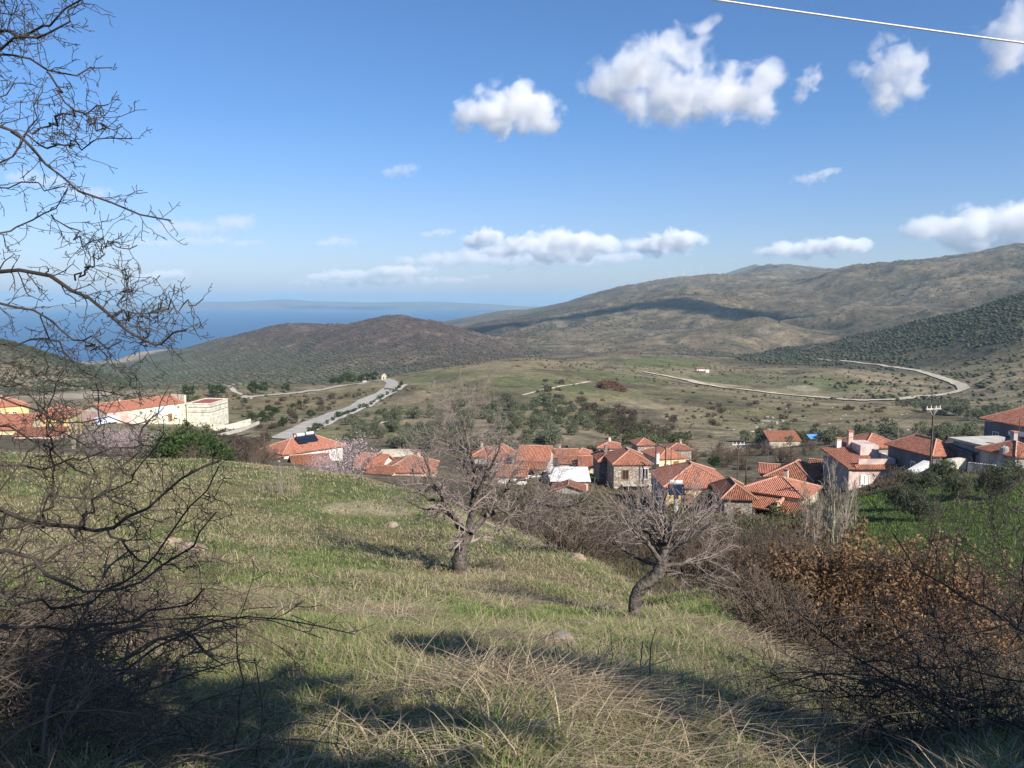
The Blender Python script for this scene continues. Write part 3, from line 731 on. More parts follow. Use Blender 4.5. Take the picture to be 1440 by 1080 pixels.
# stone house
e = house(863.5, 653, 115, 3, 5.5, 8, 6.5, 'hip', 1.8, STONE, TILE, 'two storey bare stone house with hipped red roof', cat='stone house', name='stone_house', o=.3, wins=(('f', 1.7, -2.3, 1.0, 1.5, OPENSHADE, WOOD), ('f', 4.6, -2.3, 1.0, 1.7, OPENSHADE, WFRAME), ('f', 1.6, -4.6, .7, 1.2, OPENSHADE, WOOD), ('f', 4.6, -4.8, .9, 1.3, OPENSHADE, WOOD)), door=('f', 3.1, -4.9, 1.0, 1.9))
MB().box(1.2, 5.5, -.9, -.005, -3.1, -2.95).bar((2.0, -.8, -5.6), (2.0, -.8, -3.1), .07, 6).bar((5.3, -.8, -5.6), (5.3, -.8, -3.1), .07, 6).build('balcony', concrete, e)
MB().box(-.3, 5.7, -3.0, -.5, -5.9, -5.6).build('terrace', concrete, e)
MB().bar((3.85, -.1, -5.5), (3.85, -.1, -.1), .05, 5).build('drainpipe', DARKW, e)
MB().box(-.2, 2.2, -3.05, -3.0, -7.4, -5.9).build('garage_door', REDM, e)
MB().box(3.0, 5.6, -3.05, -3.0, -7.4, -5.9).build('lower_opening_shade', OPENSHADE, e)  # flat dark panel, shade under the terrace put into its colour
house(843, 649, 121, 3, 2.6, 6, 5, 'hip', 1.1, DSTONE, TILE, 'narrow dark stone wing with red roof left of the stone house', name='stone_wing', wins=(('f', 1.8, -2, .7, 1.1, WFRAME),))
house(842, 629.5, 166, -4, 4.6, 5, 3, 'hip', 1.1, WHITE, TILE, 'small white house with red roof near the slope foot', wins=(('f', 3.2, -1.9, .8, 1.1),))
house(897, 626, 161, 8, 3.6, 4.5, 3.8, 'hip', 1.3, STONE, TILE, 'small square stone house with pyramid red roof', name='stone_house', wins=(('f', 1.8, -1.8, .8, .9),))
house(940, 632.5, 168, 4, 5.0, 5, 3, 'hip', 1.1, STONE, TILE, 'low stone cottage with red roof, farthest back', name='stone_house', wins=(('f', 2.2, -1.9, .8, .9),))
e = house(927, 645, 136, 14, 5.0, 7, 4, 'hip', 1.5, CREAM, TILE, 'cream walled house with red roof behind the power poles', wins=(('f', 1.4, -1.9, .8, 1.0, WOOD),), door=('f', 3.2, -2.6, .9, 2.0))
chimney(e, -.9, -1.2, .2, 1.0)
# big yellow house
e = house(937, 684.5, 95, 0, 8.0, 9.5, 3.3, 'hip', 2.3, YELLOW, TILE, 'yellow house with broad hipped red roof in village centre', o=.45, wins=(('f', 2.6, -2.3, 1.5, 1.4, WOOD, WOOD), ('f', 5.6, -2.3, 1.2, 1.3, WOOD, WOOD), ('l', 3, -2, .9, 1.1), ('l', 6.5, -2, .9, 1.1)))
MB().box(-.06, -.004, 0, 9.5, -3.4, -.1).build('shade_grey_side', GREYW, e)  # grey sheet over the yellow left wall: its shade put into the colour
q = P(951, 692, 92.5); water_heater(q[0], q[1], q[2] - .2, -8, 'solar water heater in front of the yellow house', 1.0)
MB().bar((0, 0, -4.5), (0, 0, .1), .3, 8).build('heater_pillar', concrete, tag(empty('pillar', (q[0], q[1], q[2] - .35)), 'concrete pillar under the solar heater by yellow house', 'pillar'))
house(1019, 700.5, 88, -4, 3.1, 6.5, 2.8, 'hip', 1.5, DSTONE, TILEO, 'dark stone shed with old mottled tile roof', name='shed_building', o=.5, wins=(('f', 1.5, -1.9, .8, .9, OPENSHADE, WOOD), ('l', 2.5, -1.9, .8, .9, OPENSHADE, WOOD)))
# white house with porch
e = house(1041, 688, 92, -36, 7.2, 6.5, 3.4, 'hip', 1.6, TANW, TILE, 'white and tan house with porch under stepped tile roofs', o=.35, wins=(('f', 1.6, -2.6, .9, 1.1), ('f', 5.6, -2.5, .8, 1.0)), door=('f', 3.2, -3.2, 1.0, 2.0))
r2 = roof('shed', 4.9, 2.3, .75, .15, e, TILEO, x0=.2, y0=-2.7, z0=-1.15, name='porch_roof', caps=False)
roof('shed', 2.6, 2.3, .75, .15, e, TILEO, x0=5.2, y0=-2.7, z0=-1.3, name='porch_roof', caps=False)
MB().box(5.05, 5.25, -2.9, -.2, -1.2, -.15).build('porch_parapet', RIDGE, e)
MB().box(5.4, 7.5, -2.45, -.01, -4.6, -1.25).build('store_wall', WHITE, e)
window('r', -1.2, -3.3, .8, 1.9, 7.5, 6, e, kind='door', fm=WOOD, pm=WOOD)
mb = MB()
for k in (.5, 2.6, 4.7): mb.box(k - .12, k + .12, -2.6, -2.36, -4.2, -1.25)
mb.build('porch_column', WHITE, e)
MB().box(.1, 5.3, -2.7, -.02, -4.4, -3.5).build('porch_floor', concrete, e)
e = house(1078, 670, 101, -33, 5.6, 7.5, 3, 'hip', 2.0, DSTONE, TILEO, 'old house with dark ribbed tile roof behind the porch house', wins=(('f', 2, -2, .8, 1),))
house(1069, 664, 106, -20, 2.2, 4, 3, 'gable', 1.0, GREYW, TILE, 'tiny red roof behind the old ribbed roof', name='shed_building', wins=(('f', 1.0, -1.6, .7, .8),))
house(1137, 657, 104, -30, 2.4, 4, 2.6, 'gable', .9, DSTONE, TILEO, 'faded red shed roof behind the bare poplars', name='shed_building', wins=())
# pink house with terrace
x, y, z = P(1194.5, 657.5, 93)
e = empty('terraced_house', (x, y, z), math.radians(1), 'blush pink house with roof terrace, tile trim and two chimneys', 'house', 'houses of the village')
MB().box(0, 5.6, 0, 7.5, -5.5, -.02).build('wall', BLUSH, e)
MB().box(-.05, -.004, 0, 7.5, -5.5, .0).build('shade_grey_side', GREYW, e)  # shade of the left wall painted as a grey sheet over the pink
mb = MB(); roof_slab(mb, [(-.3, -.35, .0), (.6, -.35, .0), (4.2, 3.3, .75), (2.6, 7.8, 1.5), (-.3, 7.8, .9)], 0); mb.build('roof', TILE, e)
mb = MB(); roof_slab(mb, [(.62, -.45, -.05), (5.7, -.45, -.05), (5.7, .25, .32), (.62, .25, .32)], 0); mb.build('trim_roof', TILEO, e)
MB().box(1.2, 5.6, .26, .5, -.02, .95).box(5.3, 5.6, .5, 7.5, -.02, 1.0).build('terrace_parapet', BLUSH, e)
MB().box(2.9, 5.2, 3.6, 7.5, .0, 2.0).build('upper_room', BLUSH, e)
window('f', 1.9, -2.1, 1.1, 1.2, 5.6, 7.5, e, pm=WFRAME); window('f', 3.9, -1.9, .8, .9, 5.6, 7.5, e, pm=OPENSHADE)
chimney(e, 1.6, 7.0, 1.3, .9); chimney(e, 2.8, 6.4, 1.5, 1.7, PINK)
house(1216, 629.5, 107, 8, 5.4, 6, 3.5, 'hip', 1.7, GREYW, TILE, 'grey house with red hipped roof behind the blush pink house', wins=(('f', 2.6, -1.8, .9, 1.0),))
house(1312, 641, 88, 12, 4.2, 7.5, 4.0, 'hip', 1.7, DARKW, TILE, 'dark walled house with red roof beside the power pole', o=.35, wins=(('f', 1.2, -2.2, .8, 1.0), ('l', 3.0, -2.2, .8, 1.0)))
e = house(1476, 605, 86, 12, 7, 9, 4.6, 'hip', 2.4, DARKW, TILE, 'tall dark walled house with red roof at right edge', o=.35, wins=(('l', 7.2, -2.4, .9, 1.1),))
e = house(1393, 630, 84, 10, 5.6, 5.5, 3.0, 'flat', 0, GREYW, TILE, 'low grey flat roofed annex before the tall dark house', cat='annex', name='annex', wins=(('f', 2.4, -2.4, 1.1, 2.0, OPENSHADE, DARKW),))
MB().box(-.4, 6.0, -.5, 5.9, -.04, .2).build('roof', concrete, e)
house(1368, 636, 86, 10, 1.9, 4.0, 2.6, 'shed', .3, DARKW, mat('dark_sheet', (.09, .09, .1), (.13, .13, .14), scale=2), 'dark lean-to at the left end of the grey annex', name='lean_to_shed', caps=False, wins=())
house(1428, 642, 79, 12, 4.0, 4.5, 2.4, 'hip', 1.3, GREYW, TILE, 'low red roofed outbuilding at the right edge', name='outhouse', wins=(('f', 1.2, -1.9, .7, .8),))
q = P(1431, 620, 83.5); water_heater(q[0], q[1], q[2] - 1.0, -40, 'silver solar water heater on the grey annex roof', 1.25)
q = P(1411, 653, 80.5)
t = empty('water_tank', (q[0], q[1], q[2]), 0, 'grey cylindrical water tank beside the grey annex', 'tank')
MB().bar((0, 0, .25), (0, 0, 1.75), .42, 16).bar((0, 0, 1.75), (0, 0, 1.95), .42, 16, .12).build('tank_body', GREYW, t); MB().box(-.4, .4, -.4, .4, -.6, .25).build('stand', concrete, t)

# small far buildings
def on(px, py): return pick(px, py)
q = on(985, 523.5); e = tag(empty('farmhouse', q, .2), 'white farmhouse alone by the track across the valley', 'farmhouse')
for r_ in (walls('gable', 9, 5, 2.0, 1.4, WHITE, e), roof('gable', 9, 5, 1.4, .4, e, TILEO)): r_.location = (-4, 0, 3.4)
w_ = MB().box(-3, -2, -.08, -.01, 1.2, 2.4).build('window', GLASS, e); MB().box(6, 10, .5, 4.5, -.5, 2.4).build('annex', WHITE, e)
q = on(540, 534); e = tag(empty('chapel', q), 'small white chapel where the road bends', 'chapel')
MB().box(-1.3, 1.3, -1.5, 1.5, -.4, 3.0).build('wall', CREAM, e); roof('gabley', 2.6, 3, 1.0, .15, e, TANW, x0=-1.3, y0=-1.5, z0=3.0, caps=False); MB().box(-.4, .4, -1.56, -1.5, 0, 2.0).build('door', WOOD, e)
MB().poly([(-1.3, -1.49, 3.0), (1.3, -1.49, 3.0), (0, -1.49, 3.9)]).build('gable', WHITE, e)
q = on(513, 537.5); e = tag(empty('roadside_shrine', q), 'small white hut beside the road near its bend', 'hut')
MB().box(-1.1, 1.1, -1, 1, -.3, 3).build('wall', WHITE, e); roof('gabley', 2.2, 2, .8, .15, e, TILE, x0=-1.1, y0=-1, z0=3.0, caps=False)
q = on(1100, 628); e = tag(empty('ruined_barn', (q[0], q[1], q[2])), 'ruined barn with half collapsed brown roof beyond the poplars', 'barn')
MB().box(-4, 4, -2, 3, -1, 2.0).build('wall', TANW, e); roof('shed', 8, 5, 1.8, .3, e, TILEO, x0=-4, y0=-2, z0=2.0, caps=False)
q = on(1146, 626); e = tag(empty('tarpaulin_shelter', q), 'bright blue tarpaulin shelter among the olive trees', 'shelter')
mb = MB(); roof_slab(mb, [(-1.8, -1.5, 1.9), (1.8, -1.5, 1.9), (1.8, 1.2, 2.6), (-1.8, 1.2, 2.6)], 0, .04); mb.build('tarpaulin', BLUEM, e)
mb = MB(); [mb.bar((sx, sy, -.3), (sx, sy, 2.1), .05, 5) for sx in (-1.6, 1.6) for sy in (-1.3, 1.0)]; mb.build('post', POLE, e)
q = on(560, 640); q = P(556, 641, 150); e = tag(empty('stone_fold', q, .1), 'low stone fold with pale earthen roof behind the pink house', 'stone fold')
MB().box(-3.5, 3.5, -2, 3, -2, .3).build('wall', STONE, e); mb = MB(); roof_slab(mb, [(-3.8, -2.3, .3), (3.8, -2.3, .3), (2.6, .6, 1.2), (-2.6, .6, 1.2)], 0); roof_slab(mb, [(3.8, 3.3, .3), (-3.8, 3.3, .3), (-2.6, .6, 1.2), (2.6, .6, 1.2)], 0); mb.build('roof', dirt, e)
q = P(386, 660, 118); e = tag(empty('tarpaulin_stack', (q[0], q[1], q[2]), .3), 'pale tarpaulin covered stack beside the long white house', 'stack')
mb = MB(); roof_slab(mb, [(-1.2, -1, .3), (1.2, -1, .3), (.8, 0, 1.3), (-.8, 0, 1.2)], 0); roof_slab(mb, [(1.2, 1, .3), (-1.2, 1, .3), (-.8, 0, 1.2), (.8, 0, 1.3)], 0); mb.box(-1.15, 1.15, -.95, .95, -1.5, .22); mb.build('cover', PSIGN, e)

# walls
def wall_run(label, pix, Y, h, t, m, name='stone_wall', lift=0):
    mb = MB(); pts = [P(a, b, y) for (a, b), y in zip(pix, Y)]
    for (x0, y0, z0), (x1, y1, z1) in zip(pts[:-1], pts[1:]):
        n = Vector((y1 - y0, x0 - x1, 0)).normalized() * t / 2
        A = [Vector((x0, y0, z0)) + n, Vector((x1, y1, z1)) + n, Vector((x1, y1, z1)) - n, Vector((x0, y0, z0)) - n]
        B = [p - Vector((0, 0, h)) for p in A]
        mb.poly(A[::-1]); 
        for i in range(4): j = (i + 1) % 4; mb.poly([A[i], A[j], B[j], B[i]])
    o = mb.build(name, m); tag(o, label, 'wall'); return o
wall_run('cream retaining wall right of the box hall', [(300, 601), (325, 596), (352, 589)], (234, 241, 250), 1.9, .4, PALEY, 'retaining_wall')
wall_run('low pale wall curving below the box hall retaining wall', [(300, 612), (320, 607), (340, 602), (364, 592)], (205, 212, 222, 236), .9, .4, concrete, 'retaining_wall')
wall_run('curved pale wall on top of the green field', [(1318, 659), (1324, 651), (1336, 645), (1350, 643.5), (1358, 645)], (76, 79, 82, 84, 84), 1.2, .35, concrete)
wall_run('pale wall in front of the grey annex', [(1362, 650), (1380, 652), (1400, 654)], (80, 79, 78), 1.0, .35, concrete)
wall_run('low brick wall at the top right of the green field', [(1388, 662), (1412, 664), (1440, 660)], (72, 71, 71), 1.0, .4, stone_mat('brown_masonry', (.26, .16, .12), (.40, .27, .20), (.3, .22, .17)))
wall_run('pile of white blocks beside dark walled house', [(1276, 664), (1290, 656), (1304, 648)], (80, 81, 82), 1.0, .8, WHITE, 'block_stack')

# ------------------------------------------------------------------ poles and wires
def pole(px, pb, pt, Y, label, arm=True, r=.11):
    x, y, zb = P(px, pb, Y); zt = P(px, pt, Y)[2]
    e = empty('utility_pole', (x, y, zb - 1.5), random.uniform(-.3, .3), label, 'power pole', 'wooden power poles')
    h = zt - zb + 1.5
    MB().bar((0, 0, 0), (0, 0, h), r, 8, r * .75).build('mast', POLE, e)
    if arm:
        a = MB().box(-.9, .9, -.06, .06, h - .35, h - .22).bar((-.5, 0, h - .3), (0, .0, h - 1.0), .03, 5).bar((.5, 0, h - .3), (0, 0, h - 1.0), .03, 5).build('crossarm', concrete, e)
        for k in (-.8, -.3, .3, .8): MB().bar((k, 0, h - .22), (k, 0, h + .02), .05, 6).build('insulator', WFRAME, a)
    return Vector((x, y, zt))
T_ = [pole(1307, 680, 571, 78, 'tall dark power pole on the green field by dark walled house'), pole(1037, 675, 622, 104, 'power pole behind the stone shed with wide crossarm'),
      pole(921.5, 690, 622, 104, 'tall pole behind the stone house, left of the pair', False), pole(935.5, 668, 626, 112, 'tall pole beside cream house, right of the pair', False, .13),
      pole(943.5, 656, 630, 125, 'thin pole between the cream house poles', False, .07), pole(953.5, 654, 628, 130, 'thinnest pole in front of cream wall', False, .05), pole(372.5, 660, 592, 122, 'power pole in front of the balcony of long white house', False),
      pole(799, 655, 634, 138, 'thin pole among the back row roofs', False, .08), pole(1266, 640, 604, 98, 'pale slim pole behind the blush pink house', False, .07), pole(1049, 672, 626, 108, 'second pole just beyond the wide crossarm pole', False, .09), pole(1431, 640, 588, 82, 'slim aerial mast on annex at right edge', False, .05)]
def wire(a, b, sag, label, r=.02, name='power_line', n=24, m=None):
    pts = [a.lerp(b, k / n) - Vector((0, 0, sag * 4 * (k / n) * (1 - k / n))) for k in range(n + 1)]
    mb = MB()
    for p, q in zip(pts[:-1], pts[1:]): mb.bar(p, q, r, 5)
    return tag(mb.build(name, m or DARKW), label, 'wire')
wire(T_[0], T_[1], 2.0, 'dark power line running from the field pole towards the wide crossarm pole', .018)
wire(T_[1], T_[2], 1.2, 'dark power line between wide crossarm pole and stone house pole', .015)
wire(T_[2], T_[3], .5, 'short dark power line joining the pole pair by stone house', .015)
wire(T_[3], T_[9], 1.2, 'dark power line from cream house pole to the second crossarm pole', .015)
wire(T_[7], T_[2], 1.2, 'dark power line over the back row roofs', .015)
wire(T_[0], T_[10], .8, 'dark power line from the field pole to the annex at right edge', .018)
wire(T_[6], T_[6] + Vector((-40, 30, -3)), 1.0, 'thin power line leaving the pole by long white house', .015)
a, b = Vector(P(520, -75, 7.6)), Vector(P(1900, 118, 8.4))
wire(a, b, .05, 'pale insulated cable crossing the sky overhead', .0105, 'overhead_cable', 40, mat('pale_cable', (.62, .60, .56), rough=.5))
# wind turbines far off
for k, px in enumerate((941, 961, 986)):
    x, y, z = P(px, 392, 4680); z = Hs(x, y)
    e = empty('wind_turbine', (x, y, z), .3 * k, ('left white wind turbine on the far skyline ridge', 'middle white wind turbine on the far skyline ridge', 'right white wind turbine on the far skyline ridge')[k], 'wind turbine', 'wind turbines')
    MB().bar((0, 0, -3), (0, 0, 42), 1.7, 8, .9).build('tower', WHITE, e); MB().box(-1.4, 1.4, -2, 3, 41, 44).build('nacelle', WHITE, e)
    for j in range(3):
        a_ = .5 + k + j * 2 * PI / 3; MB().bar((0, -2.2, 42.5), (22 * math.sin(a_), -2.2, 42.5 + 22 * math.cos(a_)), .9, 5, .25).build('blade', WHITE, e)
x, y, z = P(1307, 367, 3300); z = Hs(x, y)
e = empty('radio_mast', (x, y, z), 0, 'thin radio mast on the skyline ridge', 'mast'); MB().bar((0, 0, -2), (0, 0, 26), .7, 5, .4).build('mast', DARKW, e)
# ------------------------------------------------------------------ plants: tubes, bare trees, leafy crowns, grass
def tubes_arrays(lines, sides=3):
    """lines: list of (pts k x 3, radii k) -> vertices and quads, batched by k"""
    by = {}
    for p, r in lines: by.setdefault(len(p), []).append((p, r))
    VV, QQ, off = [], [], 0
    for k, ls in by.items():
        Pn = np.array([a for a, _ in ls], float); R = np.array([b for _, b in ls], float)
        T = np.gradient(Pn, axis=1); T /= np.linalg.norm(T, axis=2, keepdims=True) + 1e-9
        mt = T.mean(1); ref = np.where(np.abs(mt[:, 2:3]) < .7, np.array([[0, 0, 1.]]), np.array([[1., .1, 0]]))[:, None]
        U = ref - (ref * T).sum(-1, keepdims=True) * T; U /= np.linalg.norm(U, axis=2, keepdims=True) + 1e-9
        W = np.cross(T, U)
        an = np.arange(sides) * 2 * PI / sides
        V = Pn[:, :, None] + R[:, :, None, None] * (U[:, :, None] * np.cos(an)[None, None, :, None] + W[:, :, None] * np.sin(an)[None, None, :, None])
        m = len(ls)
        base = np.arange(m)[:, None, None] * (k * sides) + np.arange(k - 1)[None, :, None] * sides
        j = np.arange(sides)[None, None]; j2 = (j + 1) % sides
        q = np.stack([base + j, base + j2, base + sides + j2, base + sides + j], -1).reshape(-1, 4) + off
        VV.append(V.reshape(-1, 3)); QQ.append(q); off += m * k * sides
    return np.concatenate(VV), np.concatenate(QQ)

def tube_mesh(name, lines, sides=3, smooth=True):
    v, q = tubes_arrays(lines, sides)
    return np_mesh(name, v, None, q, smooth)

def smooth_line(pts, n, wob=0.0, rs=None):
    """Catmull-like resample of control points to n points"""
    pts = np.array(pts, float); t = np.concatenate([[0], np.cumsum(np.linalg.norm(np.diff(pts, axis=0), axis=1))])
    s = np.linspace(0, t[-1], n)
    out = np.stack([np.interp(s, t, pts[:, k]) for k in range(3)], -1)
    for _ in range(2): out[1:-1] = (out[:-2] + 2 * out[1:-1] + out[2:]) / 4
    if wob: out[1:-1] += RNG.normal(0, wob, (n - 2, 3))
    return out

def rot_about(d, ang, roll):
    u = np.cross(d, [0, 0, 1.0] if abs(d[2]) < .9 else [1.0, 0, 0]); u /= np.linalg.norm(u); w = np.cross(d, u)
    s = u * math.cos(roll) + w * math.sin(roll)
    v = d * math.cos(ang) + s * math.sin(ang)
    return v / np.linalg.norm(v)

def sprout(out, pts, rad, level, spec, rng):
    """children along a branch; spec[level] = (spacing, (len lo, hi), (angle lo, hi), radius ratio, up pull, npts, wiggle, start fraction)"""
    if level >= len(spec): return
    gap, ln, an, rr, up, npt, wig, t0 = spec[level]
    seg = np.linalg.norm(np.diff(pts, axis=0), axis=1); L = seg.sum(); cum = np.concatenate([[0], np.cumsum(seg)])
    n = max(1, int(L * (1 - t0) / gap + rng.random()))
    for k in range(n):
        s = L * (t0 + (1 - t0) * (k + rng.random()) / n)
        i = min(int(np.searchsorted(cum, s)) - 1, len(pts) - 2); i = max(i, 0)
        f = (s - cum[i]) / (seg[i] + 1e-9)
        p = pts[i] + (pts[i + 1] - pts[i]) * f; d = (pts[i + 1] - pts[i]) / (seg[i] + 1e-9)
        r0 = (rad[i] + (rad[i + 1] - rad[i]) * f)
        v = rot_about(d, rng.uniform(*an), rng.random() * 2 * PI)
        l = rng.uniform(*ln) * (1.15 - .6 * s / L)
        q = [p]; dv = v.copy()
        for j in range(npt - 1):
            dv = dv + rng.normal(0, wig, 3) + np.array([0, 0, up]); dv /= np.linalg.norm(dv)
            q.append(q[-1] + dv * l / (npt - 1))
        q = np.array(q); r1 = max(min(r0 * rr, r0 * .9), spec[-1][3] if level == len(spec) - 1 and spec[-1][3] > 1 else .0012)
        r = np.linspace(r1, r1 * .45, npt)
        out[level].append((q, r))
        sprout(out, q, r, level + 1, spec, rng)

def skin_tree(name, root, limbs, spec, m_bark, m_twig, trunk_sides=9, seed=1, nlimb=14, wob=.02, minr=0.0, tname='trunk', cname='crown'):
    """limbs: list of (control points relative to root, r0, r1); first ones make the trunk part"""
    rng = np.random.default_rng(seed)
    big, out = [], [[] for _ in spec]
    for pts, r0, r1 in limbs:
        p = smooth_line(pts, nlimb, wob)
        r = np.linspace(r0, r1, nlimb) * (1 + rng.normal(0, .06, nlimb))
        if r0 > .08: r[0] *= 1.25
        big.append((p, r))
        h_ = nlimb // 2 if len(big) == 1 else 0
        sprout(out, p[h_:], r[h_:], 0, spec, rng)
    fine = [l for lv in out for l in lv]
    fine = [(p, np.maximum(r, minr)) for p, r in fine]
    a = obj(tname, tube_mesh(tname, big, trunk_sides), m_bark, root)
    b = obj(cname, tube_mesh(cname, fine, 3), m_twig, root)
    return a, b, len(fine)

def leaf_crown(n_clump, n_leaf, rad, size, lump=.35, seed=1, flat=.8, hollow=.45, clump_r=.22):
    """leaf-sized diamonds gathered in clumps through a lumpy ellipsoid"""
    rng = np.random.default_rng(seed)
    d = rng.normal(0, 1, (n_clump, 3)); d /= np.linalg.norm(d, axis=1, keepdims=True)
    rr = (hollow + (1 - hollow) * rng.random(n_clump) ** .6) * (1 + lump * (rng.random(n_clump) - .5) + lump * .6 * fbm(d[:, 0] * 1.7 + seed, d[:, 1] * 1.7 + d[:, 2], 2, seed))
    c = d * rr[:, None] * np.array(rad)
    c[:, 2] = np.where(c[:, 2] < -rad[2] * flat, -rad[2] * flat, c[:, 2])
    k = np.repeat(np.arange(n_clump), n_leaf); N = len(k)
    cr = clump_r * np.mean(rad) * rng.uniform(.6, 1.4, n_clump)[k]
    p = c[k] + rng.normal(0, .55, (N, 3)) * cr[:, None]
    a = rng.normal(0, 1, (N, 3)); a /= np.linalg.norm(a, axis=1, keepdims=True)
    b = np.cross(a, rng.normal(0, 1, (N, 3))); b /= np.linalg.norm(b, axis=1, keepdims=True) + 1e-9
    s = size * rng.uniform(.6, 1.4, (N, 1))
    v = np.stack([p - a * s, p + b * s * .42, p + a * s, p - b * s * .42], 1).reshape(-1, 3)
    q = np.arange(N * 4).reshape(-1, 4)
    tone = np.repeat(rng.uniform(.72, 1.28, n_clump)[k] * rng.uniform(.8, 1.2, N), 4)
    return v, q, tone

def crown_mesh(name, col, *a, col2=None, **k):
    v, q, tone = leaf_crown(*a, **k)
    me = np_mesh(name, v, None, q)
    c = np.outer(tone, col)
    if col2 is not None:
        s = np.repeat(RNG.random(len(tone) // 4) < .35, 4); c[s] = np.outer(tone[s], col2)
    set_col(me, c); return me

def leaf_mat(name, trans=.25, rnd=0.0):
    m, nt, bs = mat_base(name); N, L = nt.nodes.new, nt.links.new
    at = N('ShaderNodeAttribute'); at.attribute_name = 'Col'; col = at.outputs['Color']
    if rnd:
        oi = N('ShaderNodeObjectInfo'); mr = N('ShaderNodeMapRange'); mr.inputs['To Min'].default_value = 1 - rnd; mr.inputs['To Max'].default_value = 1 + rnd
        L(oi.outputs['Random'], mr.inputs['Value']); vm = N('ShaderNodeVectorMath'); vm.operation = 'SCALE'; L(col, vm.inputs[0]); L(mr.outputs['Result'], vm.inputs['Scale']); col = vm.outputs['Vector']
    bs.inputs['Roughness'].default_value = .7; bs.inputs['Specular IOR Level'].default_value = .2
    L(col, bs.inputs['Base Color'])
    if trans:
        tr = N('ShaderNodeBsdfTranslucent'); L(col, tr.inputs['Color']); mx = N('ShaderNodeMixShader'); mx.inputs['Fac'].default_value = trans
        L(bs.outputs['BSDF'], mx.inputs[1]); L(tr.outputs['BSDF'], mx.inputs[2]); L(mx.outputs['Shader'], nt.nodes['Material Output'].inputs['Surface'])
    return m
LEAF = leaf_mat('leaves', .25, .18)
BLADE = leaf_mat('grass_blades', .3)
BARK = mat('grey_bark', (.05, .042, .035), (.16, .135, .115), scale=9, bump=.05, bscale=16, rough=.95)
TWIG = mat('grey_twigs', (.19, .145, .128), (.29, .235, .21), scale=3, rough=.95)
THORN = mat('thorn_bark', (.026, .021, .018), (.068, .056, .047), scale=5, rough=.9, bump=.004, bscale=60)
BROWNT = mat('brown_twigs', (.085, .062, .045), (.155, .115, .085), scale=.8, rough=.95, rnd=.25)
PALET = mat('pale_twigs', (.20, .17, .13), (.32, .275, .215), scale=2, rough=.95, rnd=.15)
MAUVET = mat('mauve_twigs', (.22, .17, .16), (.34, .27, .26), scale=1.0, rough=.95)

def px_limb(pix, Y, dY, base):
    """control points from sight lines at depths Y + dY, relative to a base point"""
    n = len(pix); ds = dY if np.ndim(dY) else np.linspace(0, dY, n)
    return [np.array(P(a, b, Y + d)) - np.array(base) for (a, b), d in zip(pix, ds)]

# ---- the two old almond trees on the meadow
x, y, _ = pick(646, 804); b1 = (x, y, Hs(x, y) - .08)
t1 = empty('almond_tree', b1, 0, 'larger bare almond tree with wide twiggy crown, upper on the meadow', 'tree')
lim = lambda pix, dY, r0, r1: (px_limb(pix, y, dY, b1), r0, r1)
L1 = [lim([(646, 806), (646, 785), (651, 765), (659, 748)], 0, 0.200, 0.136), lim([(655, 756), (640, 730), (624, 704), (608, 676), (596, 640)], -.9, 0.089, 0.020), lim([(660, 748), (663, 715), (668, 670), (658, 625), (650, 582)], .5, 0.096, 0.016),
      lim([(662, 748), (682, 728), (706, 706), (716, 676), (736, 648)], 1.0, 0.089, 0.020), lim([(690, 720), (722, 716), (756, 706), (790, 716), (818, 706)], [.2, .3, .0, -.4, -.8], 0.059, 0.012),
      lim([(636, 724), (616, 716), (596, 718), (572, 704)], [-.2, .3, .8, 1.2], 0.044, 0.011), lim([(664, 706), (684, 668), (702, 632), (708, 596)], -.8, 0.052, 0.012), lim([(624, 704), (606, 704), (588, 690), (580, 660)], -1.0, 0.037, 0.011),
      lim([(668, 670), (640, 640), (622, 610), (618, 585)], .9, 0.037, 0.010), lim([(716, 676), (742, 676), (770, 668), (788, 650)], .9, 0.037, 0.010), lim([(700, 712), (730, 735), (760, 742), (795, 738)], -.6, 0.037, 0.010),
      lim([(608, 676), (590, 656), (585, 630)], .5, 0.026, 0.008), lim([(658, 625), (640, 590), (636, 558)], -.1, 0.016, 0.005), lim([(655, 612), (662, 580), (664, 552)], .2, 0.016, 0.005), lim([(690, 722), (676, 690), (690, 650), (676, 610)], 1.2, 0.037, 0.010)]
AL = [(.10, (.45, 1.45), (.5, 1.3), .36, .03, 8, .22, .15), (.12, (.22, .7), (.5, 1.25), .6, .02, 5, .24, .15), (.10, (.08, .26), (.5, 1.1), .7, .0, 3, .2, .1)]
print('t1', skin_tree('almond', t1, L1, AL, BARK, TWIG, 10, 5, 14, .018, .003)[2])
x, y, _ = pick(900, 868); b2 = (x, y, Hs(x, y) - .06)
t2 = empty('almond_tree', b2, 0, 'smaller bare almond tree with crooked leaning trunk and spiky round crown', 'tree')
lim = lambda pix, dY, r0, r1: (px_limb(pix, y, dY, b2), r0, r1)
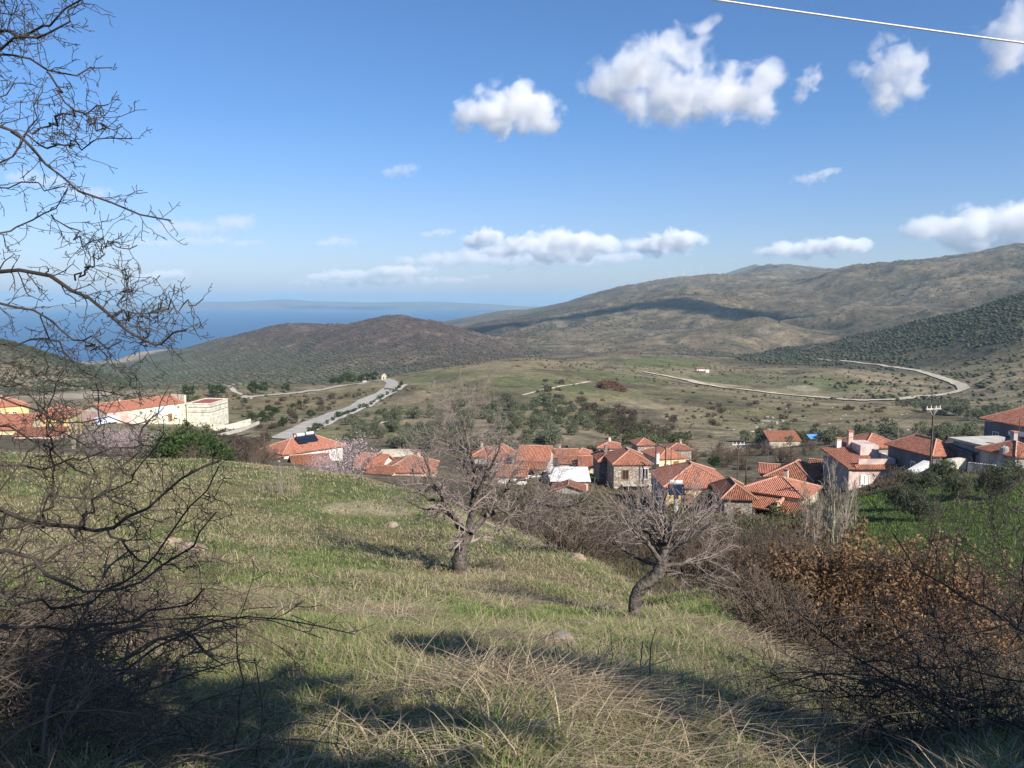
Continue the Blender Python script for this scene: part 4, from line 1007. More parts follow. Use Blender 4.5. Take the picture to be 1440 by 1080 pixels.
L2 = [lim([(902, 880), (893, 862), (890, 846), (895, 832), (908, 820), (924, 811), (932, 798), (933, 782), (934, 764)], 0, 0.126, 0.080), lim([(930, 792), (912, 762), (888, 738), (862, 716)], -.4, 0.044, 0.006), lim([(933, 776), (928, 746), (918, 716), (908, 694)], .3, 0.044, 0.006),
      lim([(934, 770), (946, 740), (958, 712), (966, 690)], .2, 0.044, 0.006), lim([(936, 786), (960, 766), (986, 746), (1012, 732)], -.3, 0.044, 0.006), lim([(932, 796), (962, 792), (990, 790), (1014, 780)], .4, 0.037, 0.006),
      lim([(933, 768), (938, 744), (934, 716), (940, 688)], -.6, 0.037, 0.006), lim([(930, 800), (955, 806), (980, 812), (1000, 806)], -.4, 0.030, 0.005), lim([(928, 796), (900, 790), (874, 770), (850, 760)], .5, 0.033, 0.005), lim([(936, 776), (966, 744), (994, 716)], .8, 0.033, 0.005), lim([(932, 770), (905, 745), (890, 712)], .8, 0.033, 0.005)]
A2 = [(.068, (.40, 1.0), (.3, .85), .36, .02, 6, .12, .25), (.10, (.15, .5), (.3, .85), .65, .02, 4, .14, .15), (.08, (.06, .18), (.4, 1.), .8, .0, 3, .14, .2)]
print('t2', skin_tree('almond', t2, L2, A2, BARK, TWIG, 10, 8, 14, .012, .0026)[2])

# ---- generic bare trees and shrubs, shared meshes
def bare_variant(h, nstem, spread, spec, seed, r0, minr, lean=.15, npt=8, wig=.12):
    rng = np.random.default_rng(seed); out = [[] for _ in spec]; big = []
    for k in range(nstem):
        az = rng.random() * 2 * PI; tl = rng.uniform(.15, 1) * spread
        d = np.array([math.sin(tl) * math.cos(az), math.sin(tl) * math.sin(az), math.cos(tl)])
        p = [np.array([rng.normal(0, lean), rng.normal(0, lean), -.15])]; hh = h * rng.uniform(.6, 1.05)
        for j in range(npt - 1):
            d = d + rng.normal(0, wig, 3) * np.array([1, 1, .5]); d /= np.linalg.norm(d); p.append(p[-1] + d * hh / (npt - 1))
        p = np.array(p); r = np.linspace(r0, max(minr, r0 * .25), npt) * rng.uniform(.7, 1.2)
        big.append((p, r)); sprout(out, p, r, 0, spec, rng)
    return [(p, np.maximum(r, minr)) for p, r in big], [(p, np.maximum(r, minr)) for lv in out for p, r in lv]

def plant(name, mesh_parts, loc, rz, s, label, cat, group=None):
    """mesh_parts: [(part name, mesh, material)]"""
    if len(mesh_parts) == 1:
        n_, me, m = mesh_parts[0]; o = obj(name, me, m); o.location = loc; o.rotation_euler = (0, 0, rz); o.scale = s if np.ndim(s) else (s, s, s); return tag(o, label, cat, group)
    e = empty(name, loc, rz, label, cat, group); e.scale = s if np.ndim(s) else (s, s, s)
    for n_, me, m in mesh_parts: obj(n_, me, m, e)
    return e

# brown leafless scrub in the gully
SCR = []
for k in range(5):
    a_, b_ = bare_variant(2.3, 16, .85, [(.20, (.35, .9), (.35, .95), .6, .05, 5, .18, .12), (.13, (.14, .4), (.4, 1.0), .7, .02, 3, .18, .1)], 40 + k, .028, .009, .25)
    SCR.append([('stem', tube_mesh('shrub_stem', a_, 4), BROWNT), ('twig', tube_mesh('shrub_twig', b_, 3), BROWNT)])
gpts = []
def scatter(n, poly, seed, r0=2, y_of=None):
    """points inside a pixel polygon, on the ground they are seen on"""
    rng = np.random.default_rng(seed); out = []
    xs, ys = [p[0] for p in poly], [p[1] for p in poly]; tries = 0
    while len(out) < n and tries < n * 40:
        tries += 1
        px, py = rng.uniform(min(xs), max(xs)), rng.uniform(min(ys), max(ys))
        ins = False
        for i in range(len(poly)):
            (ax, ay), (bx, by) = poly[i], poly[i - 1]
            if (ay > py) != (by > py) and px < (bx - ax) * (py - ay) / (by - ay) + ax: ins = not ins
        if not ins: continue
        q = pick(px, py, r0)
        if q: out.append(q)
    return out
rng = np.random.default_rng(3)
def scrub_at(q, s, lab, group, kinds=SCR, name='bare_shrub', mm=None):
    k = kinds[int(rng.integers(len(kinds)))]
    return plant(name, [(n_, me, m) for n_, me, m in k], (q[0], q[1], q[2] - .05), rng.random() * 6.28, (s * rng.uniform(.85, 1.2), s * rng.uniform(.85, 1.2), s * rng.uniform(.75, 1.1)), lab, 'shrub', group)
for q in scatter(78, [(770, 765), (830, 765), (1000, 775), (1110, 780), (1150, 820), (1110, 890), (1040, 860), (985, 815), (860, 800)], 5, 19):
    scrub_at(q, rng.uniform(.6, 1.1), 'brown leafless shrub in the gully thicket below the village', 'brown scrub filling the gully')
for q in scatter(10, [(985, 810), (1050, 875), (1120, 950), (1100, 900), (1020, 825)], 6, 6):
    scrub_at(q, rng.uniform(.35, .6), 'low brown leafless shrub along the meadow edge beside the gully', 'low scrub along the meadow edge')
for q in scatter(10, [(720, 742), (800, 735), (850, 790), (800, 780), (760, 765)], 9, 19):
    scrub_at(q, rng.uniform(.7, 1.0), 'brown leafless shrub behind the larger almond tree', 'brown scrub behind the larger almond')
for q in scatter(16, [(540, 672), (700, 700), (850, 716), (850, 732), (700, 722), (560, 684)], 12, 50):
    scrub_at(q, rng.uniform(.45, .8), 'brown leafless shrub at the foot of the village houses', 'scrub at the foot of the houses')
for q in scatter(22, [(960, 640), (1150, 632), (1160, 648), (1040, 655), (970, 652)], 15, 120):
    scrub_at(q, rng.uniform(1.1, 2.0), 'bare brown tree in the thicket behind the village centre', 'bare trees behind the village')
for q in scatter(14, [(330, 640), (385, 625), (390, 650), (340, 662)], 16, 60):
    scrub_at(q, rng.uniform(.8, 1.5), 'bare brown shrub left of the long white house', 'scrub left of the white house')

# pale upright saplings (young poplars)
POP = []
for k in range(4):
    a_, b_ = bare_variant(5.2, 3, .16, [(.22, (.5, 1.5), (.2, .5), .5, .10, 5, .06, .12), (.24, (.2, .6), (.25, .6), .65, .06, 3, .08, .1)], 70 + k, .05, .008, .12, 10, .03)
    POP.append([('trunk', tube_mesh('poplar_trunk', a_, 6), PALET), ('crown', tube_mesh('poplar_crown', b_, 3), PALET)])
for i, (px, py, Y, s) in enumerate(((1128, 775, 46, .8), (1142, 770, 45, 1.0), (1150, 780, 42, .9), (1160, 765, 47, 1.1), (1170, 775, 44, 1.25), (1182, 770, 45, 1.1), (1192, 775, 43, .95), (1200, 768, 46, .8), (1136, 760, 50, .9), (1176, 785, 40, .7), (1154, 790, 39, .75))):
    x, y, z = P(px, py, Y); z = Hs(x, y) - .1
    k = POP[i % 4]; plant('bare_poplar', k, (x, y, z), i * 1.7, (s, s, s * .82), 'pale leafless poplar in the clump beside the green field', 'tree', 'pale bare poplars beside the green field')
for i, (px, py, Y, s, lab) in enumerate(((1026, 760, 70, .75, 'slim bare tree in front of the old tile roofed shed'), (893, 740, 82, 1.0, 'pale bare tree in front of stone house'), (1265, 640, 118, 1.3, 'tall pale bare poplar behind blush pink house, left of pair'), (1287, 632, 125, 1.3, 'tall pale bare poplar behind dark walled house, right of pair'), (104, 640, 110, 1.3, 'tall pale bare poplar right of the rounded balcony'), (116, 632, 120, 1.3, 'pale bare poplar in front of the long hall'), (1248, 700, 70, .45, 'small bare fruit tree before the blush pink house'))):
    x, y, z = P(px, py, Y); z = Hs(x, y) - .1
    plant('bare_poplar' if i != 6 else 'bare_tree', POP[(i + 1) % 4] if i != 6 else SCR[1], (x, y, z), i, s if i != 6 else 1.3, lab, 'tree')
# mauve flowering trees
FLO = []
for k in range(2):
    a_, b_ = bare_variant(3.2, 9, .8, [(.22, (.5, 1.2), (.4, 1.), .6, .05, 5, .16, .2), (.13, (.15, .45), (.4, 1.0), .7, .02, 3, .18, .1)], 90 + k, .045, .011, .15)
    v, q, tone = leaf_crown(130, 26, (2.0, 2.0, 1.45), .045, seed=20 + k, hollow=.35, clump_r=.25); v[:, 2] += 2.0
    me = np_mesh('blossom', v, None, q); set_col(me, np.outer(tone, (.55, .42, .44)))
    FLO.append([('stem', tube_mesh('flowering_stem', a_, 5), BARK), ('twig', tube_mesh('flowering_twig', b_, 3), MAUVET), ('blossom', me, LEAF)])
for i, (px, py, Y, s, lab) in enumerate(((492, 684, 52, .95, 'pale mauve almond tree budding in front of the long white house'), (452, 678, 56, .55, 'small mauve budding shrub left of the mauve almond'), (150, 640, 85, 1.2, 'pale mauve budding tree before the pale blue canopy'), (186, 640, 90, 1.1, 'pale mauve budding tree in front of the long hall'), (222, 640, 95, .9, 'pale mauve budding shrub left of the green pine thicket'))):
    x, y, z = P(px, py, Y); plant('budding_tree', FLO[i % 2], (x, y, Hs(x, y) - .1), i * 2.1, s, lab, 'tree')

# ---- olive trees
OLV = []
for k in range(5):
    m_ = crown_mesh('olive_crown', (.115, .130, .075), 85, 18, (1.6, 1.6, 1.25), .145, seed=100 + k, col2=(.17, .18, .12), lump=.5)
    for v_ in (m_,): v_.transform(Matrix.Translation((0, 0, 1.75)))
    t_, b_ = bare_variant(1.7, 3, .5, [(.4, (.4, .8), (.4, .9), .6, .05, 4, .15, .4)], 110 + k, .13, .03, .08, 6)
    OLV.append([('trunk', tube_mesh('olive_trunk', t_ + b_, 5), BARK), ('crown', m_, LEAF)])
# darker round evergreens
DRK = []
for k in range(4):
    m_ = crown_mesh('evergreen_crown', (.032, .055, .020), 60, 18, (1.5, 1.5, 1.2), .16, seed=130 + k, col2=(.05, .078, .028), lump=.4)
    m_.transform(Matrix.Translation((0, 0, 1.9)))
    t_, b_ = bare_variant(1.5, 1, .1, [(.4, (.4, .8), (.4, .9), .6, .05, 4, .15, .4)], 140 + k, .12, .04, .03, 6)
    DRK.append([('trunk', tube_mesh('evergreen_trunk', t_ + b_, 6), BARK), ('crown', m_, LEAF)])
# brown and grey scrub bushes of the valley
def bush_set(col, col2, seed, n=3, nc=45):
    r = []
    for k in range(n):
        m_ = crown_mesh('bush_crown', col, nc, 16, (1.4, 1.4, .95), .15, seed=seed + k, col2=col2, lump=.6); m_.transform(Matrix.Translation((0, 0, .75))); r.append([('foliage', m_, LEAF)])
    return r
BUSHB = bush_set((.085, .062, .048), (.12, .09, .072), 150); BUSHG = bush_set((.075, .085, .038), (.11, .115, .06), 160); BUSHR = bush_set((.15, .075, .055), (.19, .10, .075), 170, 2)

def tall_tree(x, y, h, rad, n, leaf, seed, name, label):
    z = Hs(x, y) - .1; a_, b_ = bare_variant(h, 3, .3, [(.3, (.4, 1.1), (.4, 1.0), .6, .06, 5, .14, .35), (.2, (.2, .5), (.4, 1.0), .7, .02, 3, .18, .1)], seed, .07, .006, .1)
    m_ = crown_mesh('dense_crown', (.05, .075, .03), n, 30, rad, leaf, seed=seed, col2=(.07, .1, .04), lump=.9, hollow=.2, clump_r=.2); m_.transform(Matrix.Translation((0, 0, h * .85)))
    return plant(name, [('trunk', tube_mesh('tree_trunk', a_ + b_, 5), BARK), ('crown', m_, LEAF)], (x, y, z), 0, 1.0, label, 'tree')
def put(kinds, q, s, name, label, cat, group, parts=True):
    k = kinds[int(rng.integers(len(kinds)))]
    return plant(name, k if parts else k[-1:], (q[0], q[1], q[2] - .1), rng.random() * 6.28, (s * rng.uniform(.8, 1.2), s * rng.uniform(.8, 1.2), s * rng.uniform(.8, 1.15)), label, cat, group)

# grove right of the road, behind the village
for q in scatter(160, [(470, 604), (520, 582), (560, 576), (650, 570), (740, 580), (790, 612), (780, 634), (640, 640), (560, 632), (480, 624)], 21, 120): put(OLV, q, rng.uniform(.75, 1.25), 'olive_tree', 'grey green olive tree in the grove right of the road', 'olive tree', 'olive grove right of the road')
for q in scatter(40, [(720, 560), (790, 562), (850, 600), (800, 615), (740, 590), (700, 570)], 22, 150): put(OLV, q, rng.uniform(.9, 1.6), 'olive_tree', 'olive tree on the hill slope above the back row roofs', 'olive tree', 'olives above the back row roofs')
for q in scatter(46, [(1000, 625), (1180, 610), (1380, 606), (1440, 612), (1440, 625), (1250, 622), (1160, 640)], 23, 120): put(OLV, q, rng.uniform(.9, 1.5), 'olive_tree', 'olive tree in the band behind the right hand houses', 'olive tree', 'olives behind the right hand houses')
for q in scatter(36, [(1270, 573), (1440, 578), (1440, 600), (1360, 596)], 24, 200): put(OLV, q, rng.uniform(1.0, 1.7), 'olive_tree', 'olive tree on the far right slope below the track', 'olive tree', 'olives below the track')
for i in range(34):                                                     # planted rows beside the track
    q = pick(1262 + (i % 17) * 6.2, 566.5 + (i // 17) * 4.5, 200)
    if q: put(OLV, q, .9, 'olive_tree', 'young olive in the neat rows beside the valley track', 'olive tree', 'olive rows beside the track', False)
OLN = []
for k in range(3):
    m_ = crown_mesh('olive_crown', (.078, .092, .05), 190, 42, (1.55, 1.55, 1.1), .075, seed=400 + k, col2=(.125, .138, .088), lump=.6, hollow=.25, clump_r=.17); m_.transform(Matrix.Translation((0, 0, 1.6)))
    OLN.append([OLV[k][0], ('crown', m_, LEAF)])
for px, py, Y, s, lab in ((1300, 715, 66, 1.0, 'large olive tree on the green field before the dark walled house'), (1325, 705, 68, 1.15, 'olive tree standing right of the large olive on the green field'), (1262, 735, 55, 1.0, 'olive tree low on the green field near the poplars'), (1290, 745, 50, 1.0, 'nearest olive tree on the green field'), (1345, 728, 58, .95, 'small olive tree right of the nearest olive on the green field'), (1276, 700, 72, .9, 'small olive tree at the top edge of the green field'), (1395, 722, 58, 1.15, 'round olive tree low at the right side of the green field'), (1420, 700, 64, 1.0, 'olive tree at the right edge of the green field before the brick wall')):
    x, y, z = P(px, py, Y); put(OLN, (x, y, Hs(x, y)), s * .78, 'olive_tree', lab, 'olive tree', None)
# street trees along the road and other dark evergreens
n = len(ROADX)
for i in range(26):
    f = int(8 + (i + rng.uniform(-.3, .3)) / 25 * (n * .80)); f = max(f, 2); f = min(f, n - 3)
    tx, ty = ROADX[f + 1] - ROADX[f - 1], ROADY[f + 1] - ROADY[f - 1]; l = math.hypot(tx, ty)
    x, y = ROADX[f] + ty / l * 5.6, ROADY[f] - tx / l * 5.6
    put(DRK, (x, y, Hs(x, y)), rng.uniform(.45, .85), 'street_tree', 'small dark round tree in the row along the road', 'street tree', 'street trees along the road')
for px, py, s, lab in ((266, 560, 2.5, 'dark round pine beyond the long hall, left of pair'), (305, 559, 2.3, 'dark round pine above the box hall, right of pair'), (357, 557, 2.3, 'dark pine left of the track fork'), (370, 554, 2.2, 'dark pine at the track fork, taller of two'), (402, 551, 1.7, 'small dark pine beside the track'), (215, 566, 1.3, 'small dark pine behind the long hall roof'), (344, 569, 1.1, 'small dark bush tree right of box hall')):
    q = pick(px, py, 200); put(DRK, q, s, 'pine_tree', lab, 'pine', None)
for k in range(7):
    q = pick(470 + k * 9 + rng.uniform(-2, 2), 542 - k * .9, 300); put(DRK, q, rng.uniform(1.4, 2.2), 'pine_tree', 'dark pine in the row beside the upper track', 'pine', 'pines beside the upper track')
for q in scatter(16, [(380, 575), (440, 566), (480, 574), (430, 592), (390, 605), (350, 590)], 25, 150): put(DRK, q, rng.uniform(.6, 1.1), 'evergreen_shrub', 'dark green shrub on the slope left of the road', 'shrub', 'dark shrubs left of the road')
for q in scatter(46, [(340, 566), (440, 560), (520, 546), (500, 560), (420, 598), (360, 608)], 26, 150): put(BUSHB, q, rng.uniform(.6, 1.3), 'brown_bush', 'brown leafless bush on the slope left of the road', 'bush', 'brown bushes left of the road', False)
for q in scatter(60, [(760, 535), (830, 545), (900, 590), (960, 612), (900, 618), (840, 595), (770, 560)], 27, 150): put(BUSHB, q, rng.uniform(.9, 1.9), 'brown_bush', 'dark brown bush in the gully on the middle hill', 'bush', 'brown bushes on the middle hill', False)
for q in scatter(36, [(740, 545), (830, 560), (900, 600), (860, 612), (780, 585)], 28, 150): put(BUSHG, q, rng.uniform(.9, 1.7), 'green_bush', 'grey green bush in the gully on the middle hill', 'bush', 'green bushes on the middle hill', False)
for q in scatter(14, [(850, 538), (875, 545), (880, 552), (845, 548)], 29, 200): put(BUSHR, q, rng.uniform(1.4, 2.2), 'russet_bush', 'russet bush in the cluster on the hill brow', 'bush', 'russet bushes on the hill brow', False)
for q in scatter(60, [(880, 560), (1000, 552), (1250, 575), (1440, 585), (1440, 600), (1150, 608), (980, 615)], 30, 150): put(BUSHB, q, rng.uniform(.5, 1.3), 'brown_bush', 'scattered brown bush on the open hillside behind the village', 'bush', 'bushes on the open hillside', False)
for q in scatter(30, [(130, 560), (340, 556), (330, 575), (140, 572)], 31, 150): put(BUSHG, q, rng.uniform(.5, 1.1), 'green_bush', 'small green bush on the flat beyond the halls', 'bush', 'bushes beyond the halls', False)
for q in scatter(26, [(840, 600), (980, 618), (960, 632), (850, 622)], 32, 130): put(BUSHG, q, rng.uniform(1.0, 2.0), 'green_bush', 'bright green bush on the slope right above the back row', 'bush', 'green bushes above the back row', False)
for q in scatter(24, [(300, 608), (380, 612), (380, 640), (330, 640), (290, 620)], 33, 100): put(BUSHB, q, rng.uniform(.7, 1.3), 'brown_bush', 'brown bush below the pale curving wall', 'bush', 'brown bushes below the pale wall', False)
for q in scatter(20, [(690, 690), (860, 700), (1000, 722), (1150, 715), (1150, 730), (900, 735), (700, 715)], 34, 70): put(BUSHG if rng.random() < .6 else BUSHB, q, rng.uniform(.4, .8), 'garden_bush', 'low bush growing at the foot of the village houses above the gully', 'bush', 'low bushes at the foot of the houses', False)
for q in scatter(26, [(770, 632), (1000, 640), (1060, 662), (960, 660), (800, 645)], 35, 110): put(DRK if rng.random() < .3 else BUSHB, q, rng.uniform(.5, .9), 'yard_bush', 'small tree or bush standing among the back row houses', 'bush', 'bushes among the back row houses', False)
# evergreen thicket at the crest
for i, (px, py, Y, s, lab) in enumerate(((240, 650, 70, 1.35, 'green pine shrub at the left of the crest thicket'), (262, 648, 72, 1.55, 'tallest green pine shrub of the crest thicket'), (290, 650, 70, 1.35, 'green pine shrub in the right half of the crest thicket'), (308, 652, 70, 1.0, 'low green pine shrub ending the crest thicket'))):
    x, y, z = P(px, py, Y); m_ = crown_mesh('pine_crown', (.045, .075, .022), 150, 22, (1.7, 1.5, 1.25), .10, seed=300 + i, col2=(.065, .10, .03), lump=.5, hollow=.3); m_.transform(Matrix.Translation((0, 0, 1.25)))
    plant('pine_shrub', [('stem', SCR[i % 5][0][1], BROWNT), ('crown', m_, LEAF)], (x, y, Hs(x, y) - .1), i, s, lab, 'shrub')
x, y, z = P(274, 655, 64); plant('bare_shrub', SCR[2], (x, y, Hs(x, y) - .1), 1, 1.15, 'round brown leafless shrub in front of the pine thicket', 'shrub')
# oak with withered leaves in the gully
for i, (px, py, Y, s, nl, lab) in enumerate(((1170, 925, 15.5, 1.1, 300, 'oak keeping its withered orange brown leaves, left one'), (1262, 905, 15.0, 1.05, 260, 'oak keeping its withered brown leaves, in the middle'), (1350, 900, 14.5, .85, 120, 'thin oak with few withered leaves behind thorn branches'))):
    x, y, _ = P(px, py, Y); z = Hs(x, y) - .1; top = P(px, 752 if i < 2 else 775, Y)[2]; h = top - z
    a_, b_ = bare_variant(h * .92, 5, .55, [(.25, (.5, 1.2), (.4, 1.0), .6, .06, 5, .14, .25), (.16, (.2, .5), (.4, 1.0), .7, .02, 3, .18, .1)], 200 + i, .08, .006, .12)
    m_ = crown_mesh('withered_leaves', (.20, .118, .064), nl, 46, (1.35 * s, 1.2 * s, h * .42), .042, seed=210 + i, col2=(.30, .185, .105), lump=.8, hollow=.2, clump_r=.16); m_.transform(Matrix.Translation((0, 0, h * .58)))
    plant('withered_oak', [('trunk', tube_mesh('oak_trunk', a_, 6), BROWNT), ('branches', tube_mesh('oak_branches', b_, 3), BROWNT), ('leaves', m_, LEAF)], (x, y, z), i * 1.3, 1.0, lab, 'tree')
# ------------------------------------------------------------------ thorn tree at the left edge, brambles, thorn bush at the right
TH = [(.038, (.05, .24), (.5, 1.25), .42, .0, 7, .24, .05), (.06, (.03, .11), (.5, 1.3), .65, .0, 4, .24, .1), (.026, (.012, .04), (.9, 1.45), .8, .0, 2, .05, .03)]
def thorn_tree(name, trunk, limbs, Y0, label, cat, seed, spec=TH, dens=1.0, minr=.0013):
    base = np.array(P(*trunk[0][:2], trunk[0][2])); base[2] = Hs(base[0], base[1]) - .1
    root = empty(name, tuple(base), 0, label, cat)
    tr = [np.array(P(a, b, c)) - base for a, b, c in trunk]; tr[0] = np.zeros(3)
    L = [(tr, .085, .028)]
    rg = np.random.default_rng(seed)
    for pix, Y, r in limbs:
        n = len(pix); ds = np.cumsum(rg.normal(0, .09, n)) + Y
        L.append(([np.array(P(a, b, d)) - base for (a, b), d in zip(pix, ds)], r * .8, max(r * .25, .002)))
    return skin_tree('thorn', root, L, spec, THORN, THORN, 7, seed, 18, .012, minr, cname='branches')
LT = [([(-210, 90), (-90, 60), (0, 41), (50, 45), (86, 28), (106, 8), (122, -25)], 3.2, .011), ([(-200, 150), (-80, 90), (0, 70), (32, 57), (70, 47), (96, 29), (116, 4)], 3.3, .010), ([(-200, 160), (-80, 90), (0, 70), (32, 82), (66, 101), (96, 106), (130, 102), (158, 95)], 3.0, .009),
      ([(66, 101), (80, 130), (100, 150), (126, 168), (153, 181)], 3.0, .0045), ([(-200, 260), (-100, 150), (-20, 165), (20, 181), (46, 211), (66, 236), (96, 256), (122, 271), (146, 286), (176, 297), (240, 310)], 3.1, .011),
      ([(15, 185), (46, 201), (72, 206), (112, 203), (150, 197), (184, 195)], 3.2, .005), ([(46, 188), (80, 166), (112, 155), (152, 147)], 3.05, .005), ([(-200, 420), (-90, 370), (0, 331), (31, 316), (62, 302), (84, 282), (96, 263)], 3.3, .008),
      ([(72, 302), (100, 326), (126, 341), (156, 346), (193, 345)], 3.3, .004), ([(-210, 430), (-100, 395), (0, 378), (42, 381), (80, 390), (106, 394), (130, 421), (152, 447), (172, 471), (190, 482), (216, 490), (241, 482), (262, 464)], 3.0, .013),
      ([(106, 394), (130, 366), (159, 339)], 3.05, .005), ([(150, 445), (190, 446), (226, 435), (286, 420)], 3.0, .005), ([(195, 445), (201, 470), (203, 486)], 3.0, .004), ([(165, 442), (180, 402), (179, 378)], 3.1, .004), ([(172, 446), (215, 440), (234, 418)], 2.95, .004),
      ([(-200, 470), (-90, 430), (0, 420), (40, 441), (80, 461), (120, 481), (142, 486), (171, 480)], 3.2, .009), ([(120, 481), (152, 501), (186, 540), (200, 562)], 3.2, .004), ([(60, 440), (62, 500), (60, 560), (55, 590)], 3.2, .004),
      ([(-200, 560), (-80, 500), (0, 476), (40, 470), (80, 480), (110, 520), (150, 560)], 3.4, .008), ([(0, 505), (60, 530), (120, 545), (190, 560)], 3.3, .005), ([(-200, 590), (-80, 560), (0, 550), (60, 590), (140, 600), (220, 590)], 3.3, .008), ([(-200, 260), (-60, 250), (10, 225), (40, 190), (52, 150), (60, 120)], 3.4, .008),
      ([(-200, 320), (-80, 290), (0, 268), (40, 250), (90, 262)], 3.3, .007), ([(-60, 20), (0, 2), (30, -20)], 3.2, .006), ([(-60, 70), (10, 12), (38, -10)], 3.3, .006), ([(-200, 330), (-60, 180), (0, 130), (30, 118), (52, 122)], 3.4, .007),
      ([(-200, 700), (-80, 700), (0, 715), (52, 739), (106, 746), (162, 742), (202, 720), (238, 690), (266, 655), (310, 648)], 3.0, .016), ([(60, 742), (76, 700), (72, 650), (70, 600), (82, 565)], 3.05, .008), ([(-200, 760), (-60, 770), (40, 776), (82, 815), (122, 831), (182, 836), (232, 800), (276, 762), (304, 720)], 2.9, .012),
      ([(-200, 880), (-60, 880), (20, 880), (92, 890), (152, 881), (232, 860), (286, 828)], 2.9, .010), ([(150, 742), (190, 780), (240, 800), (300, 790)], 3.0, .006), ([(106, 746), (150, 690), (190, 640), (210, 590), (240, 540)], 3.0, .007), ([(110, 745), (130, 690), (122, 640), (140, 590), (135, 540)], 3.1, .006),
      ([(-150, 640), (0, 655), (60, 660), (120, 640), (180, 625), (240, 640)], 3.2, .008), ([(-150, 610), (0, 600), (60, 625), (120, 660), (160, 700), (230, 735)], 3.3, .007), ([(-150, 830), (0, 830), (60, 860), (130, 850), (200, 800), (250, 740), (300, 668), (308, 655)], 2.9, .009), ([(-150, 960), (0, 930), (80, 920), (160, 930), (240, 900), (320, 880)], 2.8, .009), ([(-150, 760), (0, 770), (40, 720), (100, 700), (170, 690), (230, 610)], 3.1, .007),
      ([(-150, 540), (0, 530), (50, 560), (90, 620), (150, 640), (200, 680)], 3.4, .006), ([(-150, 1000), (0, 980), (60, 960), (150, 975), (250, 960), (330, 930)], 2.7, .008), ([(-150, 690), (0, 690), (50, 640), (60, 580), (90, 520)], 3.1, .006)]
_th = thorn_tree('thorn_tree', [(-270, 1000, 3.5), (-262, 760, 3.4), (-232, 500, 3.3), (-210, 240, 3.3), (-190, 20, 3.3), (-150, -220, 3.3)], LT, 3.2, 'dark thorny leafless tree reaching in from the left edge', 'tree', 17)
print('thorn', _th[2])
RT = [([(1640, 1010), (1520, 1000), (1437, 990), (1338, 991), (1270, 968), (1225, 940), (1180, 909), (1148, 880), (1115, 857)], 4.2, .014), ([(1640, 960), (1520, 930), (1440, 889), (1402, 864), (1370, 842), (1328, 822), (1286, 801), (1270, 780), (1257, 752)], 4.3, .012), ([(1600, 900), (1480, 850), (1413, 798), (1378, 780), (1342, 745), (1330, 722)], 4.6, .010),
      ([(1437, 900), (1438, 830), (1437, 760), (1432, 700), (1436, 660)], 4.6, .009), ([(1437, 760), (1415, 735), (1375, 718), (1350, 700)], 4.6, .005), ([(1370, 842), (1362, 790), (1340, 760), (1312, 745)], 4.4, .006), ([(1286, 801), (1262, 790), (1234, 778)], 4.3, .005), ([(1328, 822), (1318, 780), (1312, 735), (1308, 700)], 4.3, .005),
      ([(1640, 1060), (1500, 1050), (1400, 1040), (1300, 1020), (1200, 1000), (1120, 990), (1060, 1000)], 3.9, .012), ([(1600, 1100), (1480, 1080), (1360, 1060), (1260, 1055), (1160, 1040), (1090, 1050)], 3.6, .010), ([(1270, 968), (1220, 985), (1160, 975), (1110, 960), (1075, 945)], 4.1, .007), ([(1338, 991), (1300, 940), (1270, 900), (1250, 860), (1240, 820)], 4.2, .007),
      ([(1600, 960), (1500, 940), (1430, 930), (1360, 915), (1300, 905), (1240, 880), (1190, 850)], 4.5, .010), ([(1600, 860), (1500, 830), (1440, 815), (1390, 830), (1340, 860), (1290, 880)], 4.8, .008), ([(1440, 890), (1425, 850), (1418, 800), (1400, 760), (1395, 720)], 4.5, .006), ([(1600, 1020), (1480, 970), (1400, 950), (1330, 930), (1280, 940), (1210, 930)], 4.0, .009), ([(1600, 1060), (1450, 1030), (1380, 1000), (1320, 960), (1260, 1000), (1180, 1040), (1130, 1060)], 3.7, .009),
      ([(1560, 760), (1480, 740), (1430, 720), (1405, 690)], 4.8, .007), ([(1560, 900), (1460, 870), (1400, 880), (1340, 900), (1290, 940), (1230, 960)], 4.3, .008), ([(1437, 990), (1400, 1020), (1330, 1040), (1250, 1070)], 3.9, .007), ([(1300, 1090), (1260, 1040), (1230, 1010), (1170, 960), (1130, 930)], 3.9, .007), ([(1400, 1090), (1370, 1030), (1350, 960), (1310, 860)], 4.0, .007)]
TR = [(.05, (.12, .5), (.45, 1.2), .5, .02, 6, .15, .06), (.055, (.06, .22), (.5, 1.25), .65, .0, 4, .16, .08), (.06, (.012, .045), (.9, 1.45), .8, .0, 2, .05, .05)]
_th = thorn_tree('thorn_bush', [(1640, 1060, 4.6), (1640, 980, 4.6), (1620, 880, 4.8), (1590, 760, 4.9), (1560, 650, 5.0)], RT, 4.3, 'dense thorny leafless bush spreading in from the lower right corner', 'bush', 29, TR)
print('thorn bush', _th[2])
